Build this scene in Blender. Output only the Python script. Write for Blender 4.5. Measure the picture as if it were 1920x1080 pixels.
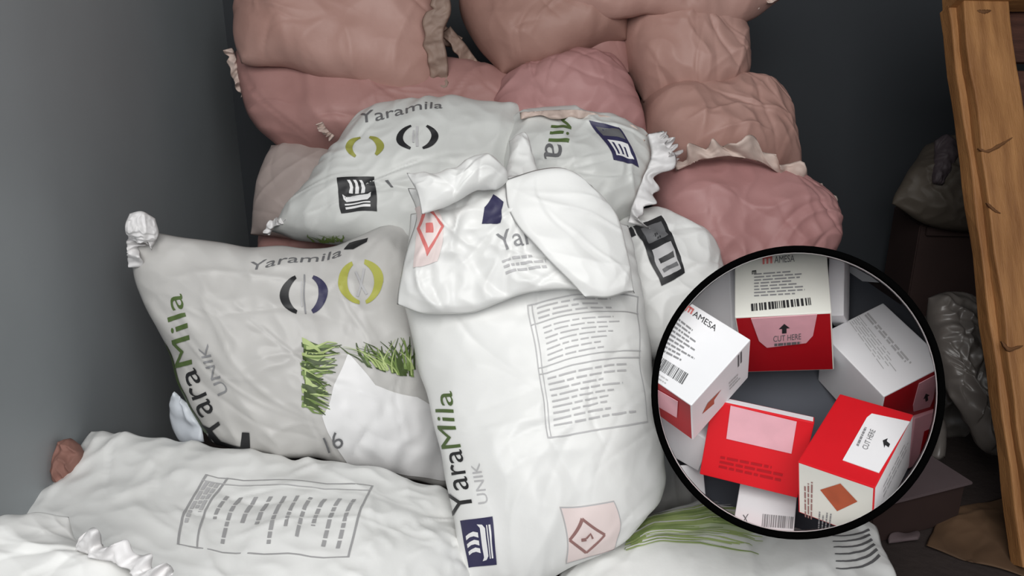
import bpy, bmesh, math
import numpy as np
from mathutils import Vector, Matrix

# ------------------------------------------------------------------ clear
for o in list(bpy.data.objects):
    bpy.data.objects.remove(o, do_unlink=True)
scene = bpy.context.scene
COL = scene.collection

# ------------------------------------------------------------------ camera
FPX = 1598.0
CAM = np.array([0.0, 0.0, 1.3])
PITCH = math.radians(20.0)
FWD = np.array([0, math.cos(PITCH), -math.sin(PITCH)])
UPV = np.array([0, math.sin(PITCH), math.cos(PITCH)])
RGT = np.array([1.0, 0, 0])
cd = bpy.data.cameras.new('camera')
cd.sensor_fit = 'HORIZONTAL'
cd.sensor_width = 36.0
cd.lens = 36.0 * FPX / 1920.0
cd.clip_start = 0.02
cam = bpy.data.objects.new('camera', cd)
cam.location = CAM
cam.rotation_euler = (math.pi / 2 - PITCH, 0, 0)
COL.objects.link(cam)
scene.camera = cam

# ------------------------------------------------------------------ world, light, exposure
w = bpy.data.worlds.new('world')
scene.world = w
w.use_nodes = True
w.node_tree.nodes['Background'].inputs[0].default_value = (0.86, 0.93, 1.0, 1)
w.node_tree.nodes['Background'].inputs[1].default_value = 0.55
ld = bpy.data.lights.new('doorway_daylight', 'AREA')
ld.shape = 'RECTANGLE'
ld.size = 1.9
ld.size_y = 1.5
ld.energy = 61
ld.color = (1.0, 0.985, 0.96)
lo = bpy.data.objects.new('doorway_daylight', ld)
lo.location = (0.0, -0.55, 2.2)
lo.rotation_euler = Vector((-0.02, 1.9, -1.55)).to_track_quat('-Z', 'Y').to_euler()
COL.objects.link(lo)
vs = scene.view_settings
vs.view_transform = 'Standard'
vs.look = 'None'
vs.gamma = 1.0
vs.use_curve_mapping = False
vs.exposure = 0.0

# ------------------------------------------------------------------ helpers
def at(px, py, Y):
    d = FWD + RGT * ((px - 960) / FPX) + UPV * ((540 - py) / FPX)
    return CAM + d * (Y / d[1])

def ray(px, py):
    return FWD + RGT * ((px - 960) / FPX) + UPV * ((540 - py) / FPX)

def c2w(p):
    return CAM + p[0] * RGT - p[1] * UPV + p[2] * FWD

def proj(P):
    q = P - CAM
    z = q @ FWD
    return np.stack([960 + FPX * (q @ RGT) / z, 540 - FPX * (q @ UPV) / z], -1)

def srgb(r, g, b):
    f = lambda c: (c / 255 / 12.92) if c / 255 <= 0.04045 else ((c / 255 + 0.055) / 1.055) ** 2.4
    return (f(r), f(g), f(b), 1)

def tag(o, label=None, cat=None, group=None, kind=None):
    if label: o['label'] = label
    if cat: o['category'] = cat
    if group: o['group'] = group
    if kind: o['kind'] = kind
    return o

def empty(name, loc):
    o = bpy.data.objects.new(name, None)
    o.location = loc
    o.empty_display_size = 0.1
    COL.objects.link(o)
    return o

def link_mesh(name, me, mats, parent=None, smooth=True):
    o = bpy.data.objects.new(name, me)
    COL.objects.link(o)
    for m in mats:
        me.materials.append(m)
    if smooth:
        me.polygons.foreach_set('use_smooth', [True] * len(me.polygons))
    if parent is not None:
        o.parent = parent
        # only translation parents are used: keep world coordinates
        if parent.type == 'EMPTY':
            o.matrix_parent_inverse = Matrix.Translation(-Vector(parent.location))
    return o

def pydata(name, V, F, mats, parent=None, smooth=True, mi=None):
    me = bpy.data.meshes.new(name)
    me.from_pydata([tuple(v) for v in V], [], [tuple(f) for f in F])
    me.update()
    if mi is not None:
        me.polygons.foreach_set('material_index', mi)
    return link_mesh(name, me, mats, parent, smooth)

# ------------------------------------------------------------------ materials
MAT = {}
def mat(name, col, rough=0.5, var=0.06, scale=6.0, bump=0.0, bscale=60.0, spec=0.4,
        trans=0.0, col2=None, stretch=None, sheen=0.0, metal=0.0):
    if name in MAT: return MAT[name]
    m = bpy.data.materials.new(name)
    m.use_nodes = True
    nt = m.node_tree
    b = nt.nodes['Principled BSDF']
    b.inputs['Roughness'].default_value = rough
    b.inputs['Specular IOR Level'].default_value = spec
    b.inputs['Metallic'].default_value = metal
    if trans: b.inputs['Transmission Weight'].default_value = trans
    tc = nt.nodes.new('ShaderNodeTexCoord')
    mp = nt.nodes.new('ShaderNodeMapping')
    nt.links.new(tc.outputs['Object'], mp.inputs['Vector'])
    if stretch: mp.inputs['Scale'].default_value = stretch
    nz = nt.nodes.new('ShaderNodeTexNoise')
    nz.inputs['Scale'].default_value = scale
    nz.inputs['Detail'].default_value = 5
    nt.links.new(mp.outputs['Vector'], nz.inputs['Vector'])
    cr = nt.nodes.new('ShaderNodeValToRGB')
    c = np.array(col[:3])
    lo_ = c * (1 - var) if col2 is None else np.array(col2[:3])
    cr.color_ramp.elements[0].position = 0.3
    cr.color_ramp.elements[1].position = 0.7
    cr.color_ramp.elements[0].color = (*lo_, 1)
    cr.color_ramp.elements[1].color = (*np.minimum(c * (1 + var * .5), 1), 1)
    nt.links.new(nz.outputs['Fac'], cr.inputs['Fac'])
    nt.links.new(cr.outputs['Color'], b.inputs['Base Color'])
    if bump:
        n2 = nt.nodes.new('ShaderNodeTexNoise')
        n2.inputs['Scale'].default_value = bscale
        n2.inputs['Detail'].default_value = 4
        nt.links.new(mp.outputs['Vector'], n2.inputs['Vector'])
        bp = nt.nodes.new('ShaderNodeBump')
        bp.inputs['Strength'].default_value = bump
        bp.inputs['Distance'].default_value = 0.01
        nt.links.new(n2.outputs['Fac'], bp.inputs['Height'])
        nt.links.new(bp.outputs['Normal'], b.inputs['Normal'])
    MAT[name] = m
    return m

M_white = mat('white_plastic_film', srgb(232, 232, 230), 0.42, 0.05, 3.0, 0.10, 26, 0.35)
M_falloff = mat('falloff_darkened_white_film', srgb(208, 209, 206), 0.42, 0.06, 3.0, 0.10, 26, 0.35)  # white film darkened for the back bags, light falloff put into its colour
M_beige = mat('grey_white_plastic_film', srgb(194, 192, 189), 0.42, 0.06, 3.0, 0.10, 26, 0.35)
M_pale = mat('pale_pink_film', srgb(166, 152, 147), 0.5, 0.06, 4.0, 0.12, 26, 0.3)
M_pink = mat('pink_woven_plastic', srgb(164, 125, 120), 0.52, 0.10, 4.0, 0.14, 30, 0.25, col2=srgb(152, 112, 107))
M_pink2 = mat('dusty_pink_woven_plastic', srgb(162, 127, 117), 0.52, 0.10, 4.0, 0.14, 30, 0.25, col2=srgb(146, 111, 101))
M_pink4 = mat('light_dusty_pink_plastic', srgb(176, 141, 132), 0.5, 0.10, 4.0, 0.14, 30, 0.3, col2=srgb(164, 126, 116))
M_pink3 = mat('rose_woven_plastic', srgb(172, 130, 128), 0.5, 0.10, 4.0, 0.14, 30, 0.3, col2=srgb(162, 116, 114))
M_seam = mat('frayed_white_edge', srgb(200, 180, 170), 0.6, 0.10, 20)
M_seamw = mat('frayed_bag_edge', srgb(226, 224, 224), 0.55, 0.06, 20)
M_seamg = mat('khaki_seam_edge', srgb(142, 120, 108), 0.6, 0.10, 20)
K_ink = mat('black_ink', srgb(38, 38, 40), 0.5, 0.05)
K_navy = mat('navy_ink', srgb(52, 50, 82), 0.5, 0.05)
K_grn = mat('dark_green_ink', srgb(84, 104, 58), 0.5, 0.10, 20)
K_olive = mat('olive_ink', srgb(150, 150, 72), 0.5, 0.06)
K_gold = mat('yellow_green_ink', srgb(176, 176, 84), 0.5, 0.06)
K_grey = mat('grey_ink', srgb(140, 140, 142), 0.5, 0.06)
K_lgrey = mat('light_grey_ink', srgb(188, 187, 188), 0.5, 0.06)
K_soft = mat('soft_grey_ink', srgb(164, 163, 164), 0.5, 0.06)
K_mid = mat('mid_grey_ink', srgb(104, 104, 106), 0.5, 0.06)
K_whi = mat('white_ink', srgb(232, 231, 231), 0.45, 0.03)
K_grass1 = mat('grass_green_ink', srgb(114, 136, 74), 0.5, 0.15, 30)
K_grass2 = mat('pale_grass_ink', srgb(176, 192, 128), 0.5, 0.10, 30)
K_grass4 = mat('very_pale_grass_ink', srgb(200, 210, 176), 0.5, 0.10, 30)
K_grass5 = mat('soft_grass_ink', srgb(146, 166, 104), 0.5, 0.12, 30)
K_grass3 = mat('deep_grass_ink', srgb(66, 82, 42), 0.5, 0.15, 30)
K_pinkl = mat('pale_pink_ink', srgb(234, 218, 215), 0.5, 0.03)
K_redbr = mat('red_brown_ink', srgb(150, 112, 108), 0.5, 0.05)
K_red = mat('red_ink', srgb(218, 120, 116), 0.5, 0.05)
C_white = mat('white_carton_board', srgb(236, 236, 238), 0.45, 0.02, 12)
C_cream = mat('cream_carton_board', srgb(222, 222, 214), 0.45, 0.02, 12)
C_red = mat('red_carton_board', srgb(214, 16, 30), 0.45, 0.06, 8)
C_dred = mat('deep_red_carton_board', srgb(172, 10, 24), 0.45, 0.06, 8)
C_pinkt = mat('frosted_pink_tape', srgb(226, 172, 182), 0.35, 0.06, 30)
C_orange = mat('orange_brown_ink', srgb(176, 82, 48), 0.5, 0.12, 40)
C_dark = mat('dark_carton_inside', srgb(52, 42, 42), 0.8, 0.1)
T_black = mat('black_inset_ring', srgb(5, 5, 5), 1.0, 0.02, spec=0.0)
T_white = mat('white_tub_plastic', srgb(206, 204, 204), 0.4, 0.03)
T_slate = mat('slate_tub_bottom', srgb(74, 78, 88), 0.6, 0.08)
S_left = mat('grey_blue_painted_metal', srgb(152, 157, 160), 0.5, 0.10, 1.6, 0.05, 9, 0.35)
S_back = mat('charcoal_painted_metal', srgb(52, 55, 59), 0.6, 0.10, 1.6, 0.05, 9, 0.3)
S_floor = mat('dark_dusty_floor', srgb(62, 54, 52), 0.85, 0.25, 5, 0.3, 40, 0.2)
S_ceil = mat('ceiling_grey', srgb(120, 120, 120), 0.8, 0.08)
D_plastic = mat('clear_grey_plastic', srgb(122, 115, 110), 0.38, 0.15, 12, 0.2, 18, 0.6, trans=0.35)
D_carton = mat('dark_brown_carton', srgb(56, 40, 37), 0.75, 0.15, 6)
D_sack = mat('khaki_grey_sack', srgb(86, 78, 69), 0.6, 0.2, 9, 0.2, 18)
D_purple = mat('dusty_purple_carton', srgb(98, 84, 86), 0.7, 0.12, 6)
D_cardb = mat('brown_cardboard', srgb(96, 72, 52), 0.8, 0.3, 7)
D_clay = mat('rusty_clay', srgb(138, 100, 90), 0.8, 0.2, 14)
D_scrap = mat('bluish_white_film', srgb(206, 211, 218), 0.4, 0.03)

def wood(name, c1, c2):
    m = mat(name, c1, 0.6, 0.25, 3.0, 0.25, 26, 0.3, col2=c2, stretch=(14, 14, 1.6))
    return m
W_post = wood('golden_pine', srgb(162, 116, 72), srgb(130, 87, 50))
W_dark = wood('dark_stained_wood', srgb(82, 52, 42), srgb(54, 32, 26))
W_crack = mat('dark_wood_crack', srgb(104, 68, 38), 0.8, 0.1)

# ------------------------------------------------------------------ noise
class Noise:
    def __init__(s, seed):
        r = np.random.default_rng(seed)
        s.p = np.tile(r.permutation(256), 4)
        a = r.uniform(0, 2 * np.pi, 256)
        s.g = np.stack([np.cos(a), np.sin(a)], -1)
        s.off = r.uniform(0, 100, 2)
    def __call__(s, x, y):
        x = x + s.off[0]; y = y + s.off[1]
        xi = np.floor(x).astype(int); yi = np.floor(y).astype(int)
        xf = x - xi; yf = y - yi
        u = xf * xf * xf * (xf * (xf * 6 - 15) + 10)
        v = yf * yf * yf * (yf * (yf * 6 - 15) + 10)
        def gr(i, j, dx, dy):
            h = s.p[(s.p[(xi + i) & 255] + yi + j) & 255]
            g = s.g[h]
            return g[..., 0] * dx + g[..., 1] * dy
        a = gr(0, 0, xf, yf); b = gr(1, 0, xf - 1, yf)
        c = gr(0, 1, xf, yf - 1); d = gr(1, 1, xf - 1, yf - 1)
        return (a * (1 - u) + b * u) * (1 - v) + (c * (1 - u) + d * u) * v

def curve(pts, n):
    """Catmull-Rom through 3D points, n samples, chord parametrised."""
    P = np.array(pts, float)
    if len(P) == 2:
        t = np.linspace(0, 1, n)[:, None]
        return P[0] * (1 - t) + P[1] * t
    d = np.r_[0, np.cumsum(np.linalg.norm(np.diff(P, axis=0), axis=1))]
    d /= d[-1]
    T = np.zeros_like(P)
    T[1:-1] = (P[2:] - P[:-2]) / (d[2:] - d[:-2])[:, None]
    T[0] = (P[1] - P[0]) / (d[1] - d[0]); T[-1] = (P[-1] - P[-2]) / (d[-1] - d[-2])
    t = np.linspace(0, 1, n)
    k = np.clip(np.searchsorted(d, t, side='right') - 1, 0, len(P) - 2)
    h = d[k + 1] - d[k]; s = ((t - d[k]) / h)
    h = h[:, None]; s = s[:, None]
    return ((2 * s**3 - 3 * s**2 + 1) * P[k] + (s**3 - 2 * s**2 + s) * h * T[k]
            + (-2 * s**3 + 3 * s**2) * P[k + 1] + (s**3 - s**2) * h * T[k + 1])

class Bag: pass

def bag(name, top, right, bottom, left, material, T=0.12, Tb=None, seed=1, cu=0.5, cv=0.6, pu=2.6, pv=3.0,
        lump=0.012, crease=0.006, cfreq=7.0, pleat=0.006, edge=0.006, N=96, Mv=96, parent=None,
        creases=10, cdepth=0.006, nrm=None, loc=None):
    """A filled sack: four seams given as points (x, y, distance) and a body that swells on both sides."""
    rng = np.random.default_rng(seed)
    W = lambda L: [at(*p) for p in L]
    u = np.linspace(0, 1, N); v = np.linspace(0, 1, Mv)
    Tc = curve(W(top), N); Bc = curve(W(bottom), N)
    Lc = curve(W(left), Mv); Rc = curve(W(right), Mv)
    U, V = np.meshgrid(u, v)
    U3 = U[..., None]; V3 = V[..., None]
    P = ((1 - V3) * Tc[None] + V3 * Bc[None] + (1 - U3) * Lc[:, None] + U3 * Rc[:, None]
         - ((1 - U3) * (1 - V3) * Tc[0] + U3 * (1 - V3) * Tc[-1] + (1 - U3) * V3 * Bc[0] + U3 * V3 * Bc[-1]))
    du = (P[:, -1] - P[:, 0]).mean(0); dv = (P[-1] - P[0]).mean(0)
    n = np.cross(du, dv); n /= np.linalg.norm(n)
    if n @ (CAM - P.mean((0, 1))) < 0: n = -n
    if nrm is not None:
        n = np.array(nrm, float); n /= np.linalg.norm(n)
    lu = np.linalg.norm(np.diff(P, axis=1), axis=2).sum(1).mean()
    lv = np.linalg.norm(np.diff(P, axis=0), axis=2).sum(0).mean()
    X = U * lu; Y = V * lv
    n1, n2, n3, n4, n5 = [Noise(seed * 17 + k) for k in range(5)]
    a = np.abs(2 * U - 1); b = np.abs(2 * V - 1)
    h = np.clip(1 - a**pu, 0, 1)**cu * np.clip(1 - b**pv, 0, 1)**cv
    if Tb is None: Tb = T * 0.55
    # wrinkles
    env = np.clip(h * 3, 0, 1)
    warp = 0.05 * n3(X * 6, Y * 6)
    rid = 1 - np.abs(n2((X + warp) * cfreq, (Y - warp) * cfreq * 0.8)) * 2.2
    rid = np.clip(rid, -0.5, 1)
    dsp = lump * 2.0 * n1(X * 3.6, Y * 3.6) + crease * (rid**3) * (0.35 + 0.65 * np.clip(n4(X * 4, Y * 4) * 2 + .4, 0, 1))
    dsp += crease * 0.5 * (1 - 2.2 * np.abs(n5(X * cfreq * 2.3, Y * cfreq * 2.3)))
    # straight pulled creases
    for k in range(creases):
        cx, cy = rng.uniform(0.05, 0.95) * lu, rng.uniform(0.05, 0.95) * lv
        ang = rng.uniform(0, np.pi); L = rng.uniform(0.05, 0.16); wd = rng.uniform(0.006, 0.016)
        s_ = (X - cx) * np.cos(ang) + (Y - cy) * np.sin(ang)
        d_ = -(X - cx) * np.sin(ang) + (Y - cy) * np.cos(ang) + 0.25 * s_ * s_ / L
        amp = cdepth * rng.uniform(0.4, 1.0) * rng.choice([-1, 1])
        dsp += amp * np.exp(-(s_ / L)**2) * (np.exp(-np.abs(d_) / wd) - 0.5 * np.exp(-(d_ / (wd * 2.5))**2))
    # pleats running in from the seams
    pl = np.zeros_like(U)
    for q, dist, c in ((X, V * lv, 1), (X, (1 - V) * lv, 2), (Y, U * lu, 3), (Y, (1 - U) * lu, 4)):
        ph = 5 * n4(q * 5 + c * 7, dist * 4)
        pl += np.sin(q * 75 + ph * 2.2) * np.exp(-dist / 0.045) * (0.4 + n5(q * 6 + c, dist * 0))
    dsp = dsp * env + pleat * pl * np.clip(h * 6, 0.15, 1)
    # uneven rim
    E3 = np.stack([n3(X * 9 + 3, Y * 9), n4(X * 9, Y * 9 + 5), n5(X * 9, Y * 9)], -1) * edge * 2
    P = P + E3
    front = P + n * (T * h + dsp)[..., None]
    back = P - n * (Tb * h + 0.4 * dsp * env)[..., None]
    idx = np.arange(N * Mv).reshape(Mv, N)
    bid = np.full((Mv, N), -1)
    inner = np.zeros((Mv, N), bool); inner[1:-1, 1:-1] = True
    bid[inner] = N * Mv + np.arange(inner.sum())
    bid[~inner] = idx[~inner]
    VV = np.concatenate([front.reshape(-1, 3), back[inner]])
    q = lambda I: np.stack([I[:-1, :-1], I[1:, :-1], I[1:, 1:], I[:-1, 1:]], -1).reshape(-1, 4)
    FF = np.concatenate([q(idx), q(bid)[:, ::-1]])
    # orientation: outward
    e = np.cross(front[1, 0] - front[0, 0], front[0, 1] - front[0, 0])
    fn = np.cross(dv, du)
    if fn @ n < 0: FF = FF[:, ::-1]
    B = Bag()
    base = VV[:, :].mean(0); base[2] = VV[:, 2].min()
    if parent is None:
        B.root = empty(name, base)
        body = 'bag_body'
    else:
        B.root = parent; body = name
    B.obj = pydata(body, VV, FF, [material], B.root)
    B.front = front; B.N = N; B.M = Mv; B.n = n
    gu = np.gradient(front, axis=1); gv = np.gradient(front, axis=0)
    nn = np.cross(gv, gu); nn /= np.linalg.norm(nn, axis=2, keepdims=True) + 1e-12
    if (nn.mean((0, 1)) @ n) < 0: nn = -nn
    B.nor = nn
    B.px = proj(front)
    return B

def bil(A, u, v):
    M_, N_ = A.shape[:2]
    x = np.clip(u, 0, 1) * (N_ - 1); y = np.clip(v, 0, 1) * (M_ - 1)
    i = np.clip(np.floor(x).astype(int), 0, N_ - 2); j = np.clip(np.floor(y).astype(int), 0, M_ - 2)
    fx = (x - i)[..., None]; fy = (y - j)[..., None]
    return (A[j, i] * (1 - fx) * (1 - fy) + A[j, i + 1] * fx * (1 - fy) + A[j + 1, i] * (1 - fx) * fy + A[j + 1, i + 1] * fx * fy)

def inv(B, p):
    d = ((B.px - np.array(p))**2).sum(2)
    j, i = np.unravel_index(np.argmin(d), d.shape)
    u, v = i / (B.N - 1), j / (B.M - 1)
    for _ in range(3):
        e = 0.01
        c = bil(B.px, np.array(u), np.array(v))
        a = (bil(B.px, np.array(min(u + e, 1)), np.array(v)) - bil(B.px, np.array(max(u - e, 0)), np.array(v))) / (min(u + e, 1) - max(u - e, 0))
        b = (bil(B.px, np.array(u), np.array(min(v + e, 1))) - bil(B.px, np.array(u), np.array(max(v - e, 0)))) / (min(v + e, 1) - max(v - e, 0))
        Mx = np.stack([a, b], 1)
        if abs(np.linalg.det(Mx)) < 1e3: break
        s = np.linalg.solve(Mx, np.array(p) - c)
        s = np.clip(s, -0.05, 0.05)
        u = float(np.clip(u + s[0], 0, 1)); v = float(np.clip(v + s[1], 0, 1))
    return u, v

# ------------------------------------------------------------------ flat print shapes (unit square, s right, t up)
def dice(V, F, n):
    """cut polygons into n slices both ways so the print can follow a curved surface"""
    bm = bmesh.new()
    vs_ = [bm.verts.new((p[0], p[1], 0)) for p in V]
    for f in F:
        try: bm.faces.new([vs_[k] for k in f])
        except ValueError: pass
    bmesh.ops.triangulate(bm, faces=[f for f in bm.faces if len(f.verts) > 3 and len(F) < 4000])
    for k in range(1, n):
        for ax in (0, 1):
            co = (k / n, 0, 0) if ax == 0 else (0, k / n, 0)
            no = (1, 0, 0) if ax == 0 else (0, 1, 0)
            bmesh.ops.bisect_plane(bm, geom=bm.verts[:] + bm.edges[:] + bm.faces[:], plane_co=co, plane_no=no, dist=1e-6)
    bmesh.ops.triangulate(bm, faces=[f for f in bm.faces if len(f.verts) > 4])
    bm.verts.index_update()
    V2 = np.array([v.co[:2] for v in bm.verts]); F2 = [[v.index for v in f.verts] for f in bm.faces]
    bm.free()
    return V2, F2

_tc = {}
def text(s, shear=0.0):
    key = (s, shear)
    if key in _tc: return _tc[key]
    cu = bpy.data.curves.new('lettering', 'FONT')
    cu.body = s; cu.resolution_u = 3; cu.shear = shear
    ob = bpy.data.objects.new('lettering', cu); COL.objects.link(ob)
    dg = bpy.context.evaluated_depsgraph_get()
    me = bpy.data.meshes.new_from_object(ob.evaluated_get(dg))
    V = np.array([v.co[:2] for v in me.vertices]); F = [list(p.vertices) for p in me.polygons]
    bpy.data.objects.remove(ob); bpy.data.curves.remove(cu); bpy.data.meshes.remove(me)
    bm = bmesh.new(); vv = [bm.verts.new((*p, 0)) for p in V]
    for f in F:
        try: bm.faces.new([vv[k] for k in f])
        except ValueError: pass
    bmesh.ops.triangulate(bm, faces=bm.faces[:]); bm.verts.index_update()
    F = [[v.index for v in f.verts] for f in bm.faces]; bm.free()
    V = (V - V.min(0)) / (V.max(0) - V.min(0))
    _tc[key] = (V, F)
    return V, F

def rect(x0, y0, x1, y1):
    return np.array([(x0, y0), (x1, y0), (x1, y1), (x0, y1)]), [[0, 1, 2, 3]]

def poly(pts):
    return np.array(pts, float), [list(range(len(pts)))]

def join(L):
    V = []; F = []; o = 0
    for v, f in L:
        V.append(np.array(v)); F += [[k + o for k in q] for q in f]; o += len(v)
    return np.concatenate(V), F

def stroke(pts, w0, w1=None, n=None):
    P = np.array(pts, float)
    if w1 is None: w1 = w0
    t = np.gradient(P, axis=0); t /= np.linalg.norm(t, axis=1, keepdims=True) + 1e-9
    nn = np.stack([-t[:, 1], t[:, 0]], -1)
    ww = np.linspace(w0, w1, len(P))[:, None] / 2
    V = np.concatenate([P + nn * ww, P - nn * ww]); m = len(P)
    return V, [[k, k + 1, m + k + 1, m + k] for k in range(m - 1)]

def arc(a0, a1, cx=.5, cy=.5, rx=.5, ry=.5, w=.14, taper=True):
    a = np.radians(np.linspace(a0, a1, 18))
    s = np.abs(np.linspace(-1, 1, 18))
    th = w * (1 - 0.55 * s**2) if taper else np.full(18, w)
    o = np.stack([cx + rx * np.cos(a), cy + ry * np.sin(a)], -1)
    i = np.stack([cx + (rx - th) * np.cos(a), cy + (ry - th) * np.sin(a)], -1)
    V = np.concatenate([o, i])
    return V, [[k, k + 1, 18 + k + 1, 18 + k] for k in range(17)]

def frame(x0, y0, x1, y1, w):
    return join([rect(x0, y0, x1, y0 + w), rect(x0, y1 - w, x1, y1), rect(x0, y0, x0 + w, y1), rect(x1 - w, y0, x1, y1)])

def lines(n, x0, y0, x1, y1, h, seed, ragged=0.5, words=True):
    r = np.random.default_rng(seed); L = []
    for k in range(n):
        y = y1 - (y1 - y0) * (k + .5) / n
        end = x0 + (x1 - x0) * (1 - ragged * r.random())
        x = x0
        while x < end:
            wl = r.uniform(.06, .22) * (x1 - x0) if words else end - x
            L.append(rect(x, y - h / 2, min(x + wl, end), y + h / 2)); x += wl + 0.03 * (x1 - x0)
    return join(L)

def ship():
    """square emblem: sailing ship, three sails over a hull, on a dark ground"""
    d = rect(0, 0, 1, 1)
    L = []
    for k, x in enumerate((.30, .46, .62)):
        L.append(poly([(x, .52), (x + .10, .52), (x + .13, .66), (x + .10, .80), (x + .06, .90), (x - .02, .90), (x + .03, .78), (x + .04, .66)]))
    L.append(poly([(.12, .50), (.20, .44), (.80, .44), (.88, .52), (.86, .36), (.78, .28), (.22, .28), (.14, .36)]))
    L.append(rect(.16, .20, .84, .235)); L.append(rect(.16, .10, .84, .16))
    return d, join(L)

def ship_open():
    """the same emblem where its ground shows as a dark frame around pale fields"""
    d = rect(0, 0, 1, 1)
    return d, rect(.10, .60, .90, .90), join([rect(.10, .10, .90, .52)]), join([rect(.22, .16, .30, .46), rect(.42, .18, .50, .44), rect(.60, .16, .68, .40)])

def blades(n, seed, x0=0, x1=1, base=0.0, tip=1.0, lean=0.3, w=0.05):
    r = np.random.default_rng(seed); L = []
    for k in range(n):
        x = r.uniform(x0, x1); ln = r.normal(0, lean); y0 = base + r.uniform(-.05, .15)
        y1 = y0 + (tip - y0) * r.uniform(.5, 1.0)
        t = np.linspace(0, 1, 8)
        pts = np.stack([np.clip(x + ln * t**1.8, -0.05, 1.05), y0 + (y1 - y0) * t], -1)
        L.append(stroke(pts, w * r.uniform(.6, 1.3), w * .15))
    return join(L)

STUFF = ('printed_lines', 'barcode', 'printed_strokes', 'grass_picture', 'printed_stripes', 'information_table')
def put(B, quad, layers, name, off=0.002, n=16, label=None, parent=None):
    """print layers [(shape, material)] on a bag, inside the quad TL, TR, BR, BL (in the print's own frame)"""
    uv = np.array([inv(B, p) for p in quad])
    allV = []; allF = []; mi = []; mats = []; o = 0
    for k, (shp, m) in enumerate(layers):
        V, F = dice(shp[0], shp[1], n)
        s = V[:, :1]; t = 1 - V[:, 1:2]
        q = (1 - s) * (1 - t) * uv[0] + s * (1 - t) * uv[1] + s * t * uv[2] + (1 - s) * t * uv[3]
        P = bil(B.front, q[:, 0], q[:, 1]) + bil(B.nor, q[:, 0], q[:, 1]) * (off + 0.0005 * k)
        if m not in mats: mats.append(m)
        allV.append(P); allF += [[i + o for i in f] for f in F]; mi += [mats.index(m)] * len(F); o += len(V)
    ob = pydata(name, np.concatenate(allV), allF, mats, parent or B.root, True, mi)
    if label: ob['label'] = label
    if name in STUFF: ob['kind'] = 'stuff'
    return ob

def ragged(name, pts, wpx, Y, B, material, seed, amp=1.0, thick=0.004, dirv=None, n=14, zig=0.7):
    """a frayed, crimped seam strip that follows a line of points; wpx is its width, on the left of the line"""
    r = np.random.default_rng(seed)
    P = curve([(p[0], p[1], p[2] if len(p) > 2 else Y) for p in pts], n)
    t = np.gradient(P[:, :2], axis=0); t /= np.linalg.norm(t, axis=1, keepdims=True)
    nn = np.stack([t[:, 1], -t[:, 0]], -1)
    wv = wpx * (1 - zig / 2 + zig * r.random(n))
    outer = P.copy(); outer[:, :2] += nn * wv[:, None]
    outer[:, 2] += r.normal(0, 0.012, n) * amp
    P[:, 2] += r.normal(0, 0.005, n) * amp
    top = [tuple(x) for x in outer]; bot = [tuple(x) for x in P]
    return bag(name, top, [top[-1], bot[-1]], bot, [top[0], bot[0]], material, T=thick, Tb=thick, seed=seed,
               lump=0.004, crease=0.006, cfreq=26, pleat=0.004, edge=0.003, N=70, Mv=14, parent=B.root, creases=0)

# ================================================================== THE SETTING
def box_mesh(x0, y0, z0, x1, y1, z1, bev=0.0):
    bm = bmesh.new()
    bmesh.ops.create_cube(bm, size=1)
    for v in bm.verts:
        v.co = Vector(((x0 + x1) / 2 + v.co.x * (x1 - x0), (y0 + y1) / 2 + v.co.y * (y1 - y0), (z0 + z1) / 2 + v.co.z * (z1 - z0)))
    if bev: bmesh.ops.bevel(bm, geom=bm.edges[:], offset=bev, segments=2, affect='EDGES', profile=.6)
    me = bpy.data.meshes.new('box'); bm.to_mesh(me); bm.free()
    return me

XL, XR, YB, ZC, YF = -0.95, 2.3, 2.95, 2.7, -1.2
def struct(name, args, m, label):
    o = link_mesh(name, box_mesh(*args), [m], smooth=False)
    tag(o, label, 'building part', kind='structure')
    return o
struct('floor', (XL - .1, YF, -0.1, XR + .1, YB + .1, 0.0), S_floor, 'dark dusty floor of the storeroom')
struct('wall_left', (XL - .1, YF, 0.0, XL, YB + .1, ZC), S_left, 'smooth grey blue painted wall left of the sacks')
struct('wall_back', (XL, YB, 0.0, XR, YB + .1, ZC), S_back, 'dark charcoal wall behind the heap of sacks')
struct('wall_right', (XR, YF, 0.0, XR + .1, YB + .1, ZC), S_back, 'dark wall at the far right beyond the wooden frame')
struct('ceiling', (XL - .1, 0.9, ZC, XR + .1, YB + .1, ZC + .1), S_ceil, 'plain grey ceiling over the storeroom')

# ================================================================== PINK SACKS
PG = 'plain pink sacks heaped against the back wall'
WG = 'printed white fertilizer bags in the heap'
pk = dict(T=0.12, lump=0.024, crease=0.009, cfreq=5, pleat=0.007, pu=4.0, pv=3.4, creases=16, cdepth=.010)

A = bag('woven_sack', [(462, -70, 2.46), (640, -90, 2.46), (812, -70, 2.46)],
        [(812, -70, 2.46), (836, 20, 2.40), (830, 110, 2.34), (803, 178, 2.27)],
        [(452, 116, 2.28), (520, 126, 2.26), (640, 150, 2.25), (730, 172, 2.25), (803, 178, 2.27)],
        [(462, -70, 2.46), (441, 20, 2.40), (440, 75, 2.33), (452, 116, 2.28)], M_pink4, seed=11, **pk)
tag(A.root, 'plump pink sack at the top left of the heap', 'sack', PG)
ragged('seam_strip', [(842, 172), (838, 110), (832, 60), (845, 20), (840, -20)], 38, 2.26, A, M_seamg, 12, zig=.3)

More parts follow.
